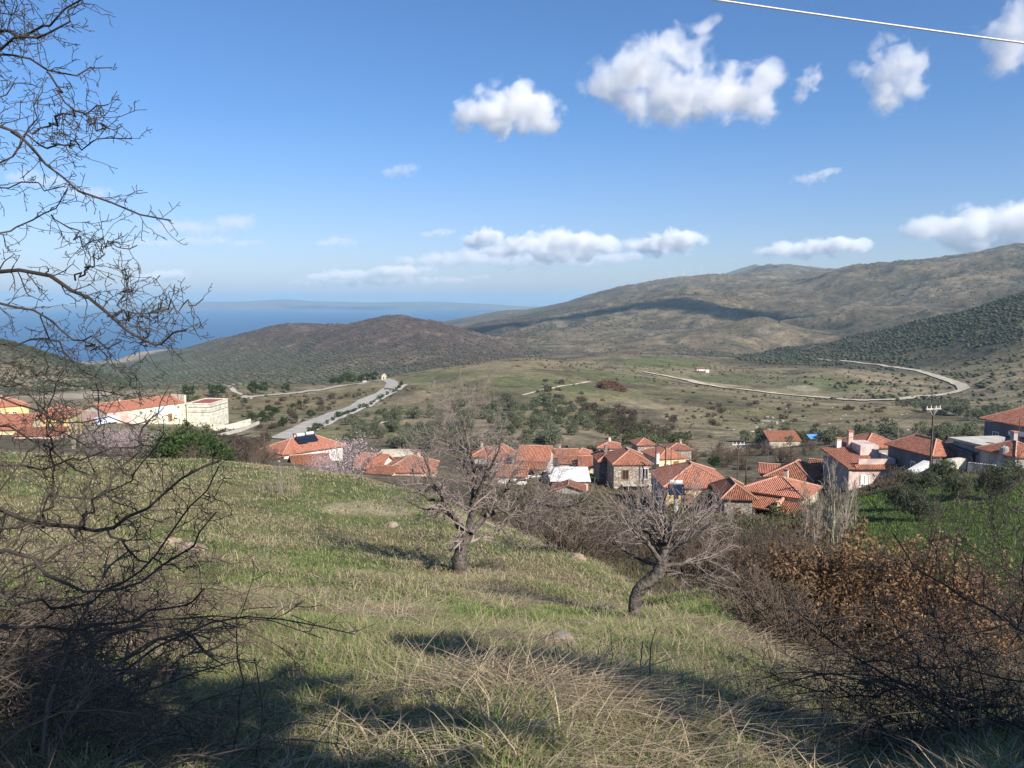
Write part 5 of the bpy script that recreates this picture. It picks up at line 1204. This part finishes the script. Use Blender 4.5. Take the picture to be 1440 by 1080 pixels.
# brambles: long arching canes low at both lower corners
BRAM = mat('bramble_canes', (.060, .045, .035), (.14, .105, .08), scale=4, rough=.85)
def bramble(n, h, spread, seed, gap=.09):
    rg = np.random.default_rng(seed); out = [[], []]; big = []
    sp = [(gap, (.08, .34), (.4, 1.2), .55, -.04, 5, .2, .1), (.07, (.03, .12), (.5, 1.3), .7, .0, 3, .2, .1)]
    for k in range(n):
        p = [np.array([rg.normal(0, spread), rg.normal(0, spread), -.05])]; az = rg.random() * 2 * PI
        d = np.array([.5 * math.cos(az), .5 * math.sin(az), 1.0]); d /= np.linalg.norm(d); l = h * rg.uniform(.6, 1.5)
        for j in range(9):
            d = d + np.array([.10 * math.cos(az), .10 * math.sin(az), -.17]) + rg.normal(0, .12, 3); d /= np.linalg.norm(d); p.append(p[-1] + d * l / 9)
        p = np.array(p); p[:, 2] = np.maximum(p[:, 2], .0); r = np.linspace(.0045, .0016, 10) * rg.uniform(.7, 1.5); big.append((p, r)); sprout(out, p, r, 0, sp, rg)
    return [('cane', tube_mesh('bramble_cane', big, 4), BRAM), ('twig', tube_mesh('bramble_twig', [(p, np.maximum(r, .0012)) for lv in out for p, r in lv], 3), BRAM)]
BR = [bramble(46, .85, .30, 60 + k) for k in range(3)]
for i, (x, y, s, lab) in enumerate(((-2.05, 3.0, 1.0, 'tangled brown bramble in the lower left corner of the meadow'), (-2.6, 3.9, 1.2, 'tangled brown bramble under the thorn tree, behind the corner bramble'), (-2.9, 4.8, 1.2, 'tall tangled bramble at the left edge under the thorn tree'), (-2.5, 3.1, 1.2, 'tangled bramble at left edge beside the corner bramble'), (-3.3, 5.4, 1.3, 'tangled bramble beyond the thorn tree foot, farthest uphill'), (-1.75, 2.4, .9, 'tangled bramble in the very corner at lower left'), (-2.4, 2.6, 1.5, 'tall tangled bramble filling the lower left edge'), (-3.2, 3.7, 1.7, 'tallest bramble at the left edge under the thorn tree'), (-4.1, 4.9, 1.6, 'tall bramble beyond the tallest one at the left edge'), (-3.4, 6.4, 1.4, 'tall bramble at the left edge behind the others'), (2.35, 4.3, .9, 'tangled brown bramble at the foot of the thorn bush'), (2.3, 3.3, .8, 'tangled brown bramble in the lower right corner'), (3.1, 5.6, 1.1, 'tangled bramble behind the thorn bush'), (2.7, 4.0, 1.1, 'tangled bramble inside the thorn bush at right edge'), (3.4, 4.6, 1.2, 'tall bramble at right edge inside the thorn bush'), (3.0, 7.2, 1.0, 'bramble on the meadow edge left of the withered oak'), (3.9, 8.4, 1.2, 'bramble below the withered oak on the gully edge'), (4.4, 7.0, 1.3, 'bramble between thorn bush and withered oak'))):
    plant('bramble', BR[i % 3], (x, y, Hs(x, y) - .03), i * 1.3, s, lab, 'bramble')
# plants just out of the frame that shade the near grass
for i, (x, y, s, lab) in enumerate(((3.2, -1.3, .9, 'leafless shrub behind the viewpoint'), (5.6, 1.9, .9, 'leafless shrub downhill right of the viewpoint'))):
    plant('bare_shrub', SCR[i % 5], (x, y, Hs(x, y) - .05), i, s, lab, 'shrub')
for i, (x, y, zc, rad, nn, lab) in enumerate(((2.2, -1.1, 2.3, (.85, .65, .55), 40, 'dark leafy tree close behind the viewpoint'), (4.35, .0, 2.6, (.65, .55, .5), 40, 'dark leafy tree right of the viewpoint'), (5.7, -.45, 1.9, (1.0, .75, .55), 60, 'low dark leafy tree right of the viewpoint'))):
    tall_tree(x, y, (zc - Hs(x, y)) / .85, rad, nn, .11, 500 + i, 'leafy_tree', lab)

# ------------------------------------------------------------------ stones
LICHEN = mat('lichen_stone', (.20, .18, .155), (.36, .33, .29), scale=7, c3=(.42, .20, .07), scale3=5, bump=.02, bscale=18, rough=.95)
def rock(loc, s, seed, label):
    bm = bmesh.new(); bmesh.ops.create_icosphere(bm, subdivisions=4, radius=1.0)
    v = np.array([p.co[:] for p in bm.verts]); n = fbm(v[:, 0] * 1.3 + seed, v[:, 1] * 1.3 + v[:, 2] * .8, 4, seed) * .35 + fbm(v[:, 2] * 1.7 + seed, v[:, 0] * 1.5, 3, seed + 5) * .2
    for p, k in zip(bm.verts, n): p.co = p.co * (1 + k)
    me = bpy.data.meshes.new('boulder'); bm.to_mesh(me); bm.free(); me.polygons.foreach_set('use_smooth', np.ones(len(me.polygons), bool))
    o = obj('boulder', me, LICHEN); o.location = loc; o.scale = s; o.rotation_euler = (.1, .15, seed); return tag(o, label, 'boulder')
for i, (px, py, s, lab) in enumerate(((784, 912, (.24, .17, .10), 'grey boulder with orange lichen on the meadow below the almond trees'), (268, 775, (.36, .28, .16), 'pale boulder with orange lichen beside the thorn tree'), (552, 740, (.26, .2, .13), 'small pale boulder uphill left of the larger almond'), (238, 768, (.3, .2, .16), 'small grey boulder left of the pale lichen boulder'), (812, 786, (.3, .25, .14), 'flat stone in the grass between the two almond trees'))):
    q = pick(px, py); rock((q[0], q[1], q[2] + s[2] * .15), s, i + 1, lab)
OUT = mat('pale_outcrop', (.26, .24, .195), (.42, .39, .33), scale=1.2, bump=.1, rough=.95)
for i in range(16):
    px, py = rng.uniform(1056, 1100), rng.uniform(586, 620); q = pick(px, py, 150)
    if q:
        o = rock((q[0], q[1], q[2]), (rng.uniform(.5, 1.5), rng.uniform(.5, 1.0), rng.uniform(.25, .6)), 20 + i, 'pale rock of the outcrop on the hillside above ruined barn'); o.name = 'outcrop_rock'; o['group'] = 'pale rocks on the hillside'; o['category'] = 'rock'; o.data.materials[0] = OUT
for i in range(60):
    px, py = rng.uniform(940, 1330), rng.uniform(570, 618); q = pick(px, py, 150)
    if q:
        o = obj('hillside_rock', bpy.data.meshes['boulder.%03d' % (6 + i % 12)], None, None, (q[0], q[1], q[2])); o.scale = (rng.uniform(.2, .6), rng.uniform(.2, .45), rng.uniform(.15, .35)); tag(o, 'small pale rock scattered on the open hillside', 'rock', 'pale rocks scattered on the open hillside')

# ------------------------------------------------------------------ grass
def meadow_ok(x, y):
    """1 where the near meadow or the green field carries grass"""
    edge = x - np.interp(y, [2, 5, 7.5, 11, 17.5, 24, 33, 46], [2.6, 3.0, 3.6, 4.2, 5.0, 3.6, 2.0, -4.0])
    return 1 - sstep(-.3, .6, edge + .5 * fbm(x * .5, y * .5, 3, 91))
def blades(name, N, rlo, rhi, hlo, hhi, wk, colf, lean, seed, keep, dirbias=None, power=1.0, clump=None, wmin=.0025):
    rg = np.random.default_rng(seed)
    r = np.exp(rg.uniform(math.log(rlo), math.log(rhi), N)) if power == 1.0 else (rlo ** power + rg.random(N) * (rhi ** power - rlo ** power)) ** (1 / power)
    az = np.radians(rg.uniform(-40, 40, N)); x, y = r * np.sin(az), r * np.cos(az)
    if clump is not None:                                             # gather blades into tufts
        nt_ = N // clump; x = np.repeat(x[:nt_], clump) + rg.normal(0, .035, nt_ * clump) * (1 + np.repeat(r[:nt_], clump) * .12); y = np.repeat(y[:nt_], clump) + rg.normal(0, .035, nt_ * clump) * (1 + np.repeat(r[:nt_], clump) * .12)
    k = rg.random(len(x)) < keep(x, y); x, y = x[k], y[k]; n = len(x); r = np.hypot(x, y)
    z = H(x, y) - .01
    a = rg.random(n) * 2 * PI
    if dirbias is not None: a = dirbias + rg.normal(0, 1.5, n)
    h = rg.uniform(hlo, hhi, n) * (.75 + .5 * (fbm(x * .8, y * .8, 3, seed) + .5)); w = np.maximum(wmin, wk * r) * rg.uniform(.6, 1.4, n)
    ln = rg.uniform(*lean, n)
    dx, dy = np.cos(a), np.sin(a); sx, sy = -dy * w, dx * w
    def pt(t, ws, drop): 
        o_ = ln * h * t ** 1.6; zz = z + h * t * (1 - .35 * ln * t) - drop * h
        return np.stack([x + dx * o_ + sx * ws, y + dy * o_ + sy * ws, zz], -1)
    V = np.stack([pt(0, 1, 0), pt(0, -1, 0), pt(.45, -.85, 0), pt(.45, .85, 0), pt(.8, -.5, 0), pt(.8, .5, 0), pt(1.0, 0, .06)], 1).reshape(-1, 3)
    b = np.arange(n)[:, None] * 7
    Q = np.concatenate([b + np.array([[0, 1, 2, 3]]), b + np.array([[3, 2, 4, 5]])]); T = b + np.array([[5, 4, 6]])
    me = np_mesh(name, V, T, Q)
    set_col(me, np.repeat(colf(x, y, rg, n), 7, axis=0))
    o = obj(name, me, BLADE); o['kind'] = 'stuff'; return o
def drymask(x, y): return sstep(-.08, .22, fbm(x * .16, y * .16, 4, 81) + .45 * fbm(x * .55, y * .55, 3, 95) + .13)
def gcol(x, y, rg, n):
    g = np.array((.150, .215, .055)) * rg.uniform(.65, 1.35, (n, 1)); d = np.array((.37, .305, .185)) * rg.uniform(.6, 1.3, (n, 1)); ol = np.array((.24, .245, .10)) * rg.uniform(.7, 1.3, (n, 1))
    m = drymask(x, y); u = rg.random(n); rr_ = np.hypot(x, y); m = np.clip(m * (.5 + .5 * sstep(7, 16, rr_)) + .45 * sstep(13, 28, rr_), 0, 1)
    return np.where((u < .07 + .6 * m)[:, None], d, np.where((u < .42 + .45 * m)[:, None], ol, g))
def dcol(x, y, rg, n):
    c = np.array((.47, .38, .25)) * rg.uniform(.5, 1.3, (n, 1)); c2 = np.array((.26, .19, .125)) * rg.uniform(.6, 1.2, (n, 1))
    return np.where(rg.random(n)[:, None] < .3, c2, c)
blades('grass', 460000, 1.7, 60, .05, .17, .00040, gcol, (.3, 1.5), 501, meadow_ok)
DOWN = -1.0                                                            # matted straw lies downhill
blades('dry_grass', 150000, 1.8, 58, .08, .26, .00036, dcol, (.9, 2.4), 502, lambda x, y: meadow_ok(x, y) * (.04 + .9 * drymask(x, y) ** 1.5) * (.4 + .6 * sstep(6, 14, np.hypot(x, y))), DOWN)
# coarse straw tussocks tumbling down the slope in front
def tuss(x, y):
    a = (1 - sstep(1.3, 2.0, x) * (y < 6.5)) * sstep(.26, .34, fbm(x * .75 + 4, y * .75, 3, 97)) * (1 - sstep(14, 20, np.hypot(x, y)))
    return meadow_ok(x, y) * a
blades('straw_tussocks', 130000, 2.9, 24, .14, .36, .0004, dcol, (1.1, 2.6), 503, tuss, DOWN, 1.0, 40, .0026)
blades('field_grass', 170000, 33, 78, .10, .24, .0004, lambda x, y, rg, n: np.array((.115, .165, .042)) * rg.uniform(.6, 1.4, (n, 1)), (.1, .7), 504, lambda x, y: sstep(.42, .45, x / np.maximum(y, 1)) * 1.0)
blades('gully_weeds', 110000, 16, 130, .15, .5, .0005, lambda x, y, rg, n: np.where(rg.random(n)[:, None] < .3, np.array((.085, .10, .035)), np.array((.15, .115, .07))) * rg.uniform(.5, 1.3, (n, 1)), (.2, 1.0), 505, lambda x, y: (1 - meadow_ok(x, y)) * (1 - sstep(.40, .43, x / np.maximum(y, 1)) * sstep(32, 36, y) * (1 - sstep(76, 80, y))), None, 1.4)
# single tall stalks standing in front
for i, (px, pb, pt, Y, lab) in enumerate(((916, 1060, 885, 4.2, 'tall thin dark stalk standing in the grass at lower centre'), (1268 * 0 + 898, 1050, 905, 4.4, 'thin stalk just left of the tall dark stalk'), (330, 1085, 870, 3.0, 'dark leafless stem standing in shade at lower left centre'), (352, 1090, 930, 2.9, 'shorter dark stem right of the leafless stem at lower left'))):
    x, y, z = P(px, pb, Y); z = Hs(x, y); zt = P(px, pt, Y)[2]; l = zt - z
    o_ = [[], []]; p = smooth_line([(0, 0, 0), (.03 * (i - 1), .02, l * .5), (.02, .03, l)], 8, .004); r = np.linspace(.005, .002, 8); sprout(o_, p, r, 0, [(.06, (.04, .16), (.4, .9), .5, .1, 4, .15, .25), (.05, (.02, .06), (.5, 1.), .7, 0, 3, .1, .1)] if i > 1 else [(.12, (.02, .06), (.3, .7), .5, .1, 3, .1, .3)], np.random.default_rng(i))
    tag(obj('dry_stalk', tube_mesh('dry_stalk', [(p, r)] + [(a_, np.maximum(b_, .001)) for lv in o_ for a_, b_ in lv], 4), BRAM, None, (x, y, z)), lab, 'stalk')
# pale upright reeds left of the budding almond
rg = np.random.default_rng(77); ls = []
for k in range(60):
    bx, by = rg.normal(0, .42), rg.normal(0, .3); hh = rg.uniform(.7, 1.5); ls.append((np.array([(bx, by, -.1), (bx + rg.normal(0, .04), by, hh * .5), (bx + rg.normal(0, .1), by, hh)]), np.array([.006, .005, .003])))
x, y, z = P(396, 716, 33); tag(obj('dry_reeds', tube_mesh('dry_reeds', ls, 3), PALET, None, (x, y, Hs(x, y))), 'clump of pale upright dry reeds on the upper meadow', 'reeds')

# ------------------------------------------------------------------ far vegetation that reads as one mass
def blob_cover(name, x, y, s, col, seed, flat=.75):
    """many small faceted bushes in one mesh"""
    rg = np.random.default_rng(seed)
    oc = np.array([(1, 0, .3), (.3, .95, .25), (-.8, .6, .35), (-.8, -.6, .2), (.3, -.95, .35), (.1, .1, 1.0), (0, 0, -.4)])
    tr = np.array([(0, 1, 5), (1, 2, 5), (2, 3, 5), (3, 4, 5), (4, 0, 5), (1, 0, 6), (2, 1, 6), (3, 2, 6), (4, 3, 6), (0, 4, 6)])
    n = len(x); z = H(x, y); a = rg.random(n) * 2 * PI; ca, sa = np.cos(a), np.sin(a)
    J = oc[None] * rg.uniform(.7, 1.3, (n, 7, 1)) * s[:, None, None]
    V = np.stack([x[:, None] + J[:, :, 0] * ca[:, None] - J[:, :, 1] * sa[:, None], y[:, None] + J[:, :, 0] * sa[:, None] + J[:, :, 1] * ca[:, None], z[:, None] + J[:, :, 2] * flat + s[:, None] * .2], -1).reshape(-1, 3)
    T = (np.arange(n)[:, None, None] * 7 + tr[None]).reshape(-1, 3)
    me = np_mesh(name, V, T); set_col(me, np.repeat(np.array(col) * rg.uniform(.6, 1.4, (n, 1)), 7, axis=0))
    o = obj(name, me, LEAF0); o['kind'] = 'stuff'; return o
LEAF0 = leaf_mat('far_foliage', 0)
def polar(N, azlo, azhi, rlo, rhi, seed):
    rg = np.random.default_rng(seed); az = rg.uniform(azlo, azhi, N); r = np.sqrt(rg.uniform(rlo ** 2, rhi ** 2, N)); return r * np.sin(az), r * np.cos(az), rg
# olive rows on the coastal plain
gx, gy = np.meshgrid(np.arange(-1500, 200, 11.0), np.arange(950, 2500, 8.5)); ang = .5
x = (gx * math.cos(ang) - (gy - 1700) * math.sin(ang)).ravel() - 0; y = (gx * math.sin(ang) + (gy - 1700) * math.cos(ang)).ravel() + 1700
rg = np.random.default_rng(5); x = x + rg.normal(0, 1.0, len(x)); y = y + rg.normal(0, 1.0, len(y))
az = np.arctan2(x, y); z = H(x, y); k = (az > -.62) & (az < -.02) & (z > SEA + 6) & (rg.random(len(x)) < .85 * (1 - sstep(SEA + 45, SEA + 95, z + 25 * fbm(x * .006, y * .006, 3, 7)))) & (y > 1000)
blob_cover('olive_groves', x[k], y[k], rg.uniform(1.8, 3.0, k.sum()), (.075, .088, .052), 61)
# scrub on the purple hill
x, y, rg = polar(26000, -.40, .02, 1200, 3000, 62); z = H(x, y); k = (z > SEA + 30) & (rg.random(len(x)) < .25 + .75 * sstep(-.3, .3, fbm(x * .006, y * .006, 4, 8)))
blob_cover('hill_scrub', x[k], y[k], rg.uniform(1.0, 2.6, k.sum()), (.085, .060, .052), 63)
x, y, rg = polar(5000, -.40, .05, 1150, 3000, 64); z = H(x, y); k = z > SEA + 30
blob_cover('hill_bushes', x[k], y[k], rg.uniform(1.2, 3.0, k.sum()), (.060, .066, .038), 65)
# dark slope on the right
x, y, rg = polar(30000, .20, .70, 560, 1750, 66); n_ = fbm(x * .008, y * .008, 4, 9); az = np.arctan2(x, y); k = rg.random(len(x)) < .12 + .88 * sstep(-.1, .2, n_ + .7 * fbm(x * .035, y * .035, 3, 14) + .5 * sstep(900, 1300, np.hypot(x, y)) - .2)
k &= rg.random(len(x)) < np.maximum(sstep(.20, .30, az + .05 * n_) * sstep(1050, 1250, np.hypot(x, y) + 150 * n_), sstep(.38, .48, az + .08 * n_) * sstep(600, 760, np.hypot(x, y) + 100 * n_))
for tx_, ty_ in TRACKS: k &= np.min(np.hypot(x[:, None] - tx_[None, ::3], y[:, None] - ty_[None, ::3]), axis=1) > 9
blob_cover('slope_wood', x[k], y[k], 1.0 + 2.4 * rg.random(k.sum()) ** 1.8, (.055, .060, .034), 67)
# left dark hill
x, y, rg = polar(6000, -.72, -.44, 700, 1300, 68); blob_cover('left_hill_scrub', x, y, rg.uniform(1.0, 2.2, len(x)), (.045, .055, .030), 69)
# scattered bushes on the big hills and in the valley
x, y, rg = polar(80000, -.08, .72, 1500, 4200, 70); n_ = fbm(x * .004, y * .004, 4, 10); k = rg.random(len(x)) < .06 + .94 * sstep(.05, .35, n_ * .7 + .5 * fbm(x * .02, y * .02, 3, 12) + .55 * (.35 - ridv(x, y)))
blob_cover('far_scrub', x[k], y[k], 1.0 + 3.0 * rg.random(k.sum()) ** 2.5, (.060, .062, .036), 71)
x, y, rg = polar(16000, -.5, .62, 250, 1150, 72); n_ = fbm(x * .012, y * .012, 4, 11) + .6 * fbm(x * .05, y * .05, 3, 13); k = rg.random(len(x)) < .04 + .9 * sstep(.1, .4, n_)
blob_cover('valley_scrub', x[k], y[k], .35 + 1.3 * rg.random(k.sum()) ** 2, (.080, .070, .042), 73)
# ------------------------------------------------------------------ clouds: lumpy bodies of scattering air far outside the haze
def cloud_mat(name, dens, pts, scale, seed=0.0, thr=.34, amp=2.3, w=.45, squash=.8):
    """density = soft field of puffs (pts: x, y, z, r) torn by turbulence"""
    m, nt, bs = mat_base(name); N, L = nt.nodes.new, nt.links.new; nt.nodes.remove(bs)
    tc = N('ShaderNodeTexCoord'); mp = N('ShaderNodeMapping'); mp.inputs['Location'].default_value = (seed, seed * .7, 0); L(tc.outputs['Object'], mp.inputs['Vector'])
    sc_ = N('ShaderNodeMapping'); sc_.inputs['Scale'].default_value = (1, 1, 1 / squash); L(tc.outputs['Object'], sc_.inputs['Vector'])
    f = None
    for x, y, z, r in pts:
        d = N('ShaderNodeVectorMath'); d.operation = 'DISTANCE'; L(sc_.outputs['Vector'], d.inputs[0]); d.inputs[1].default_value = (x, y, z / squash)
        q = N('ShaderNodeMath'); q.operation = 'MULTIPLY_ADD'; q.inputs[1].default_value = -1 / r; q.inputs[2].default_value = 1.0; L(d.outputs['Value'], q.inputs[0])
        if f is None: f = q.outputs[0]
        else:
            k = N('ShaderNodeMath'); k.operation = 'SMOOTH_MAX'; k.inputs[2].default_value = .25; L(f, k.inputs[0]); L(q.outputs[0], k.inputs[1]); f = k.outputs[0]
    nz = N('ShaderNodeTexNoise'); nz.inputs['Scale'].default_value = scale; nz.inputs['Detail'].default_value = 7; nz.inputs['Roughness'].default_value = .58; nz.inputs['Distortion'].default_value = .4; L(mp.outputs['Vector'], nz.inputs['Vector'])
    ad = N('ShaderNodeMath'); ad.operation = 'MULTIPLY_ADD'; ad.inputs[1].default_value = amp; L(nz.outputs['Fac'], ad.inputs[0]); L(f, ad.inputs[2])
    mr = N('ShaderNodeMapRange'); mr.interpolation_type = 'SMOOTHSTEP'; mr.inputs['From Min'].default_value = thr + amp * .5; mr.inputs['From Max'].default_value = thr + amp * .5 + w; mr.inputs['To Max'].default_value = dens; L(ad.outputs[0], mr.inputs['Value'])
    vs = N('ShaderNodeVolumeScatter'); vs.inputs['Color'].default_value = (.92, .92, .92, 1); vs.inputs['Anisotropy'].default_value = .0; L(mr.outputs['Result'], vs.inputs['Density'])
    L(vs.outputs['Volume'], nt.nodes['Material Output'].inputs['Volume'])
    try: m.cycles.volume_step_rate = .35
    except Exception: pass
    return m
def cloud(label, blobs, Y, dens=1.0, squash=.8, seed=1, thr=.3, group='clouds in the sky'):
    """blobs: (px, py, radius px) puffs at distance Y inside one skin"""
    cx, cy, cz = P(sum(b[0] for b in blobs) / len(blobs), sum(b[1] for b in blobs) / len(blobs), Y)
    rg = np.random.default_rng(seed); k = Y / F; Rm = max(b[2] for b in blobs) * k
    chain = list(blobs)
    for (x0, y0, r0), (x1, y1, r1) in zip(blobs[:-1], blobs[1:]):
        if math.hypot(x1 - x0, y1 - y0) < 2.6 * (r0 + r1): chain.append(((x0 + x1) / 2, (y0 + y1) / 2 + .1 * r0, (r0 + r1) * .5))
    pts = []
    for px, py, r in chain:
        x, y, z = P(px, py, Y + rg.normal(0, .3) * r * k); pts.append((x - cx, y - cy, z - cz, r * k * 1.62))
    return cloud_body(label, (cx, cy, cz), pts, Rm, dens / Rm, squash, seed, thr, group)
def cloud_body(label, loc, pts, Rm, dens, squash, seed, thr, group):
    bm = bmesh.new()
    for x, y, z, r in pts: bmesh.ops.create_icosphere(bm, subdivisions=3, radius=r * .93, matrix=Matrix.Translation((x, y, z)) @ Matrix.Diagonal((1, 1, squash, 1)))
    me = bpy.data.meshes.new('cloud_raw'); bm.to_mesh(me); bm.free()
    t = bpy.data.objects.new('cloud_raw', me); C.objects.link(t)
    md = t.modifiers.new('r', 'REMESH'); md.mode = 'VOXEL'; md.voxel_size = Rm * .14
    dg = bpy.context.evaluated_depsgraph_get(); m2 = bpy.data.meshes.new_from_object(t.evaluated_get(dg))
    C.objects.unlink(t); bpy.data.objects.remove(t); bpy.data.meshes.remove(me)
    o = obj('cloud', m2, cloud_mat('cloud_air', dens, pts, 1.3 / Rm, seed * 3.1, thr, squash=squash), None, loc)
    return tag(o, label, 'cloud', group)
CL = [('largest ragged white cloud high in the sky with a wispy tail', [(860, 118, 36), (905, 95, 44), (950, 70, 32), (985, 45, 18), (1008, 28, 10), (930, 135, 42), (985, 130, 40), (1035, 135, 40), (1078, 110, 26), (1060, 150, 28), (895, 140, 28)], 5200, 1.9, .36, .8),
      ('compact white cumulus left of the largest ragged cloud', [(655, 165, 22), (690, 155, 32), (725, 145, 36), (760, 165, 28), (735, 122, 18), (700, 172, 24), (778, 174, 16)], 5600, 2.1, .34, .75),
      ('soft torn white cloud below the overhead cable', [(1262, 90, 34), (1275, 120, 30), (1240, 110, 24), (1255, 145, 20), (1250, 62, 18), (1212, 95, 16)], 5200, 1.3, .42, .9),
      ('cut off pale cloud in the top right corner', [(1430, 40, 42), (1420, 75, 30), (1445, 10, 34)], 5000, 1.1, .42, .9),
      ('long bright cumulus above the right hand hills', [(1285, 324, 26), (1325, 320, 32), (1365, 314, 40), (1405, 311, 44), (1445, 309, 44), (1490, 305, 46), (1345, 336, 30), (1400, 336, 34)], 9000, 2.6, .36, .5),
      ('flat white cloud low over the rocky peak', [(1080, 353, 18), (1110, 350, 24), (1145, 347, 27), (1180, 346, 26), (1212, 344, 18)], 11000, 2.6, .36, .42),
      ('white cumulus low over the turbine ridge', [(893, 346, 18), (920, 341, 26), (945, 338, 28), (968, 338, 22), (935, 350, 22)], 12000, 2.8, .36, .5),
      ('long low row of white cumulus above the sea', [(690, 352, 16), (720, 350, 24), (750, 343, 28), (780, 336, 30), (810, 341, 28), (840, 345, 26), (862, 343, 18), (770, 356, 24), (820, 356, 22)], 13000, 2.8, .35, .5),
      ('small white cumulus left above the long low row', [(662, 338, 15), (680, 333, 21), (697, 339, 14)], 12500, 2.4, .36, .6),
      ('faint flat cloud bank low over the sea', [(440, 390, 16), (470, 387, 22), (505, 386, 20), (540, 383, 22), (570, 381, 22), (600, 378, 18)], 17000, 2.0, .40, .35),
      ('small faint cloud beside the thorn branches over the sea', [(195, 392, 15), (220, 389, 20), (248, 388, 18)], 17000, 2.0, .40, .4),
      ('pale puff of cloud left of the middle sky', [(225, 322, 20), (258, 316, 24), (300, 324, 24), (325, 317, 26), (342, 310, 18)], 12000, 0.72, .44, .5),
      ('small grey wisp above the right hand ridges', [(1122, 253, 11), (1140, 251, 15), (1155, 246, 14), (1172, 239, 10)], 8000, 0.61, .42, .5),
      ('faint wisp in the middle of the blue sky', [(545, 242, 11), (560, 240, 15), (580, 238, 11)], 8000, 0.50, .42, .6),
      ('faint grey cloud behind the upper thorn branches', [(20, 250, 16), (45, 248, 20), (75, 256, 16), (110, 270, 17), (142, 272, 17)], 8000, 0.61, .42, .6),
      ('faint wisp left of the soft torn cloud', [(1135, 120, 16), (1145, 100, 14), (1128, 134, 12)], 6000, .7, .46, .9),
      ('small grey wisp above the small white cumulus', [(598, 330, 9), (615, 328, 12), (632, 327, 9)], 11000, 0.72, .40, .5), ('small grey wisp over the faint cloud bank', [(452, 342, 11), (472, 340, 16), (494, 341, 11)], 11000, 0.72, .40, .5),
      ('pale cloud layer spread behind the long low row', [(570, 366, 20), (620, 363, 28), (660, 362, 30), (700, 362, 32), (745, 364, 30), (790, 362, 32), (840, 360, 28), (890, 358, 22)], 16000, 1.5, .40, .36),
      ('thin pale cloud layer over the sea under the cloud bank', [(420, 397, 16), (470, 397, 22), (520, 396, 22), (570, 394, 22), (620, 392, 20), (670, 390, 16)], 17500, 1.2, .40, .28),
      ('thin cloud streak over the left sea', [(150, 346, 16), (200, 342, 22), (260, 340, 22), (310, 338, 20), (360, 340, 16)], 15000, .8, .44, .3)]
for i, c in enumerate(CL): cloud(*c[:4], seed=i + 2, thr=c[4], squash=c[5])
# clouds outside the picture whose shadows lie on the hills
def shade_cloud(px, py, up, w, label, seed):
    g = pick(px, py, 1200); t = up / SUNV.z; x, y, z = g[0] + SUNV.x * t, g[1] + SUNV.y * t, g[2] + up
    rg = np.random.default_rng(seed); pts = []
    for j in range(12):
        q = rg.uniform(-1, 1); pts.append((q * w[0] * w[2] + rg.normal(0, .25) * w[1], q * w[0] * w[3] + rg.normal(0, .25) * w[1], rg.normal(0, .1) * w[1], w[1] * rg.uniform(.8, 1.3)))
    cloud_body(label, (x, y, z), pts, w[1], .03, .5, seed, .1, 'clouds outside the view')
shade_cloud(1000, 432, 1100, (330, 110, .75, -.65), 'cloud outside the view shading the ridge below the turbines', 1)
shade_cloud(745, 456, 1100, (420, 100, .95, -.1), 'cloud outside the view shading the low hills by the sea', 2)
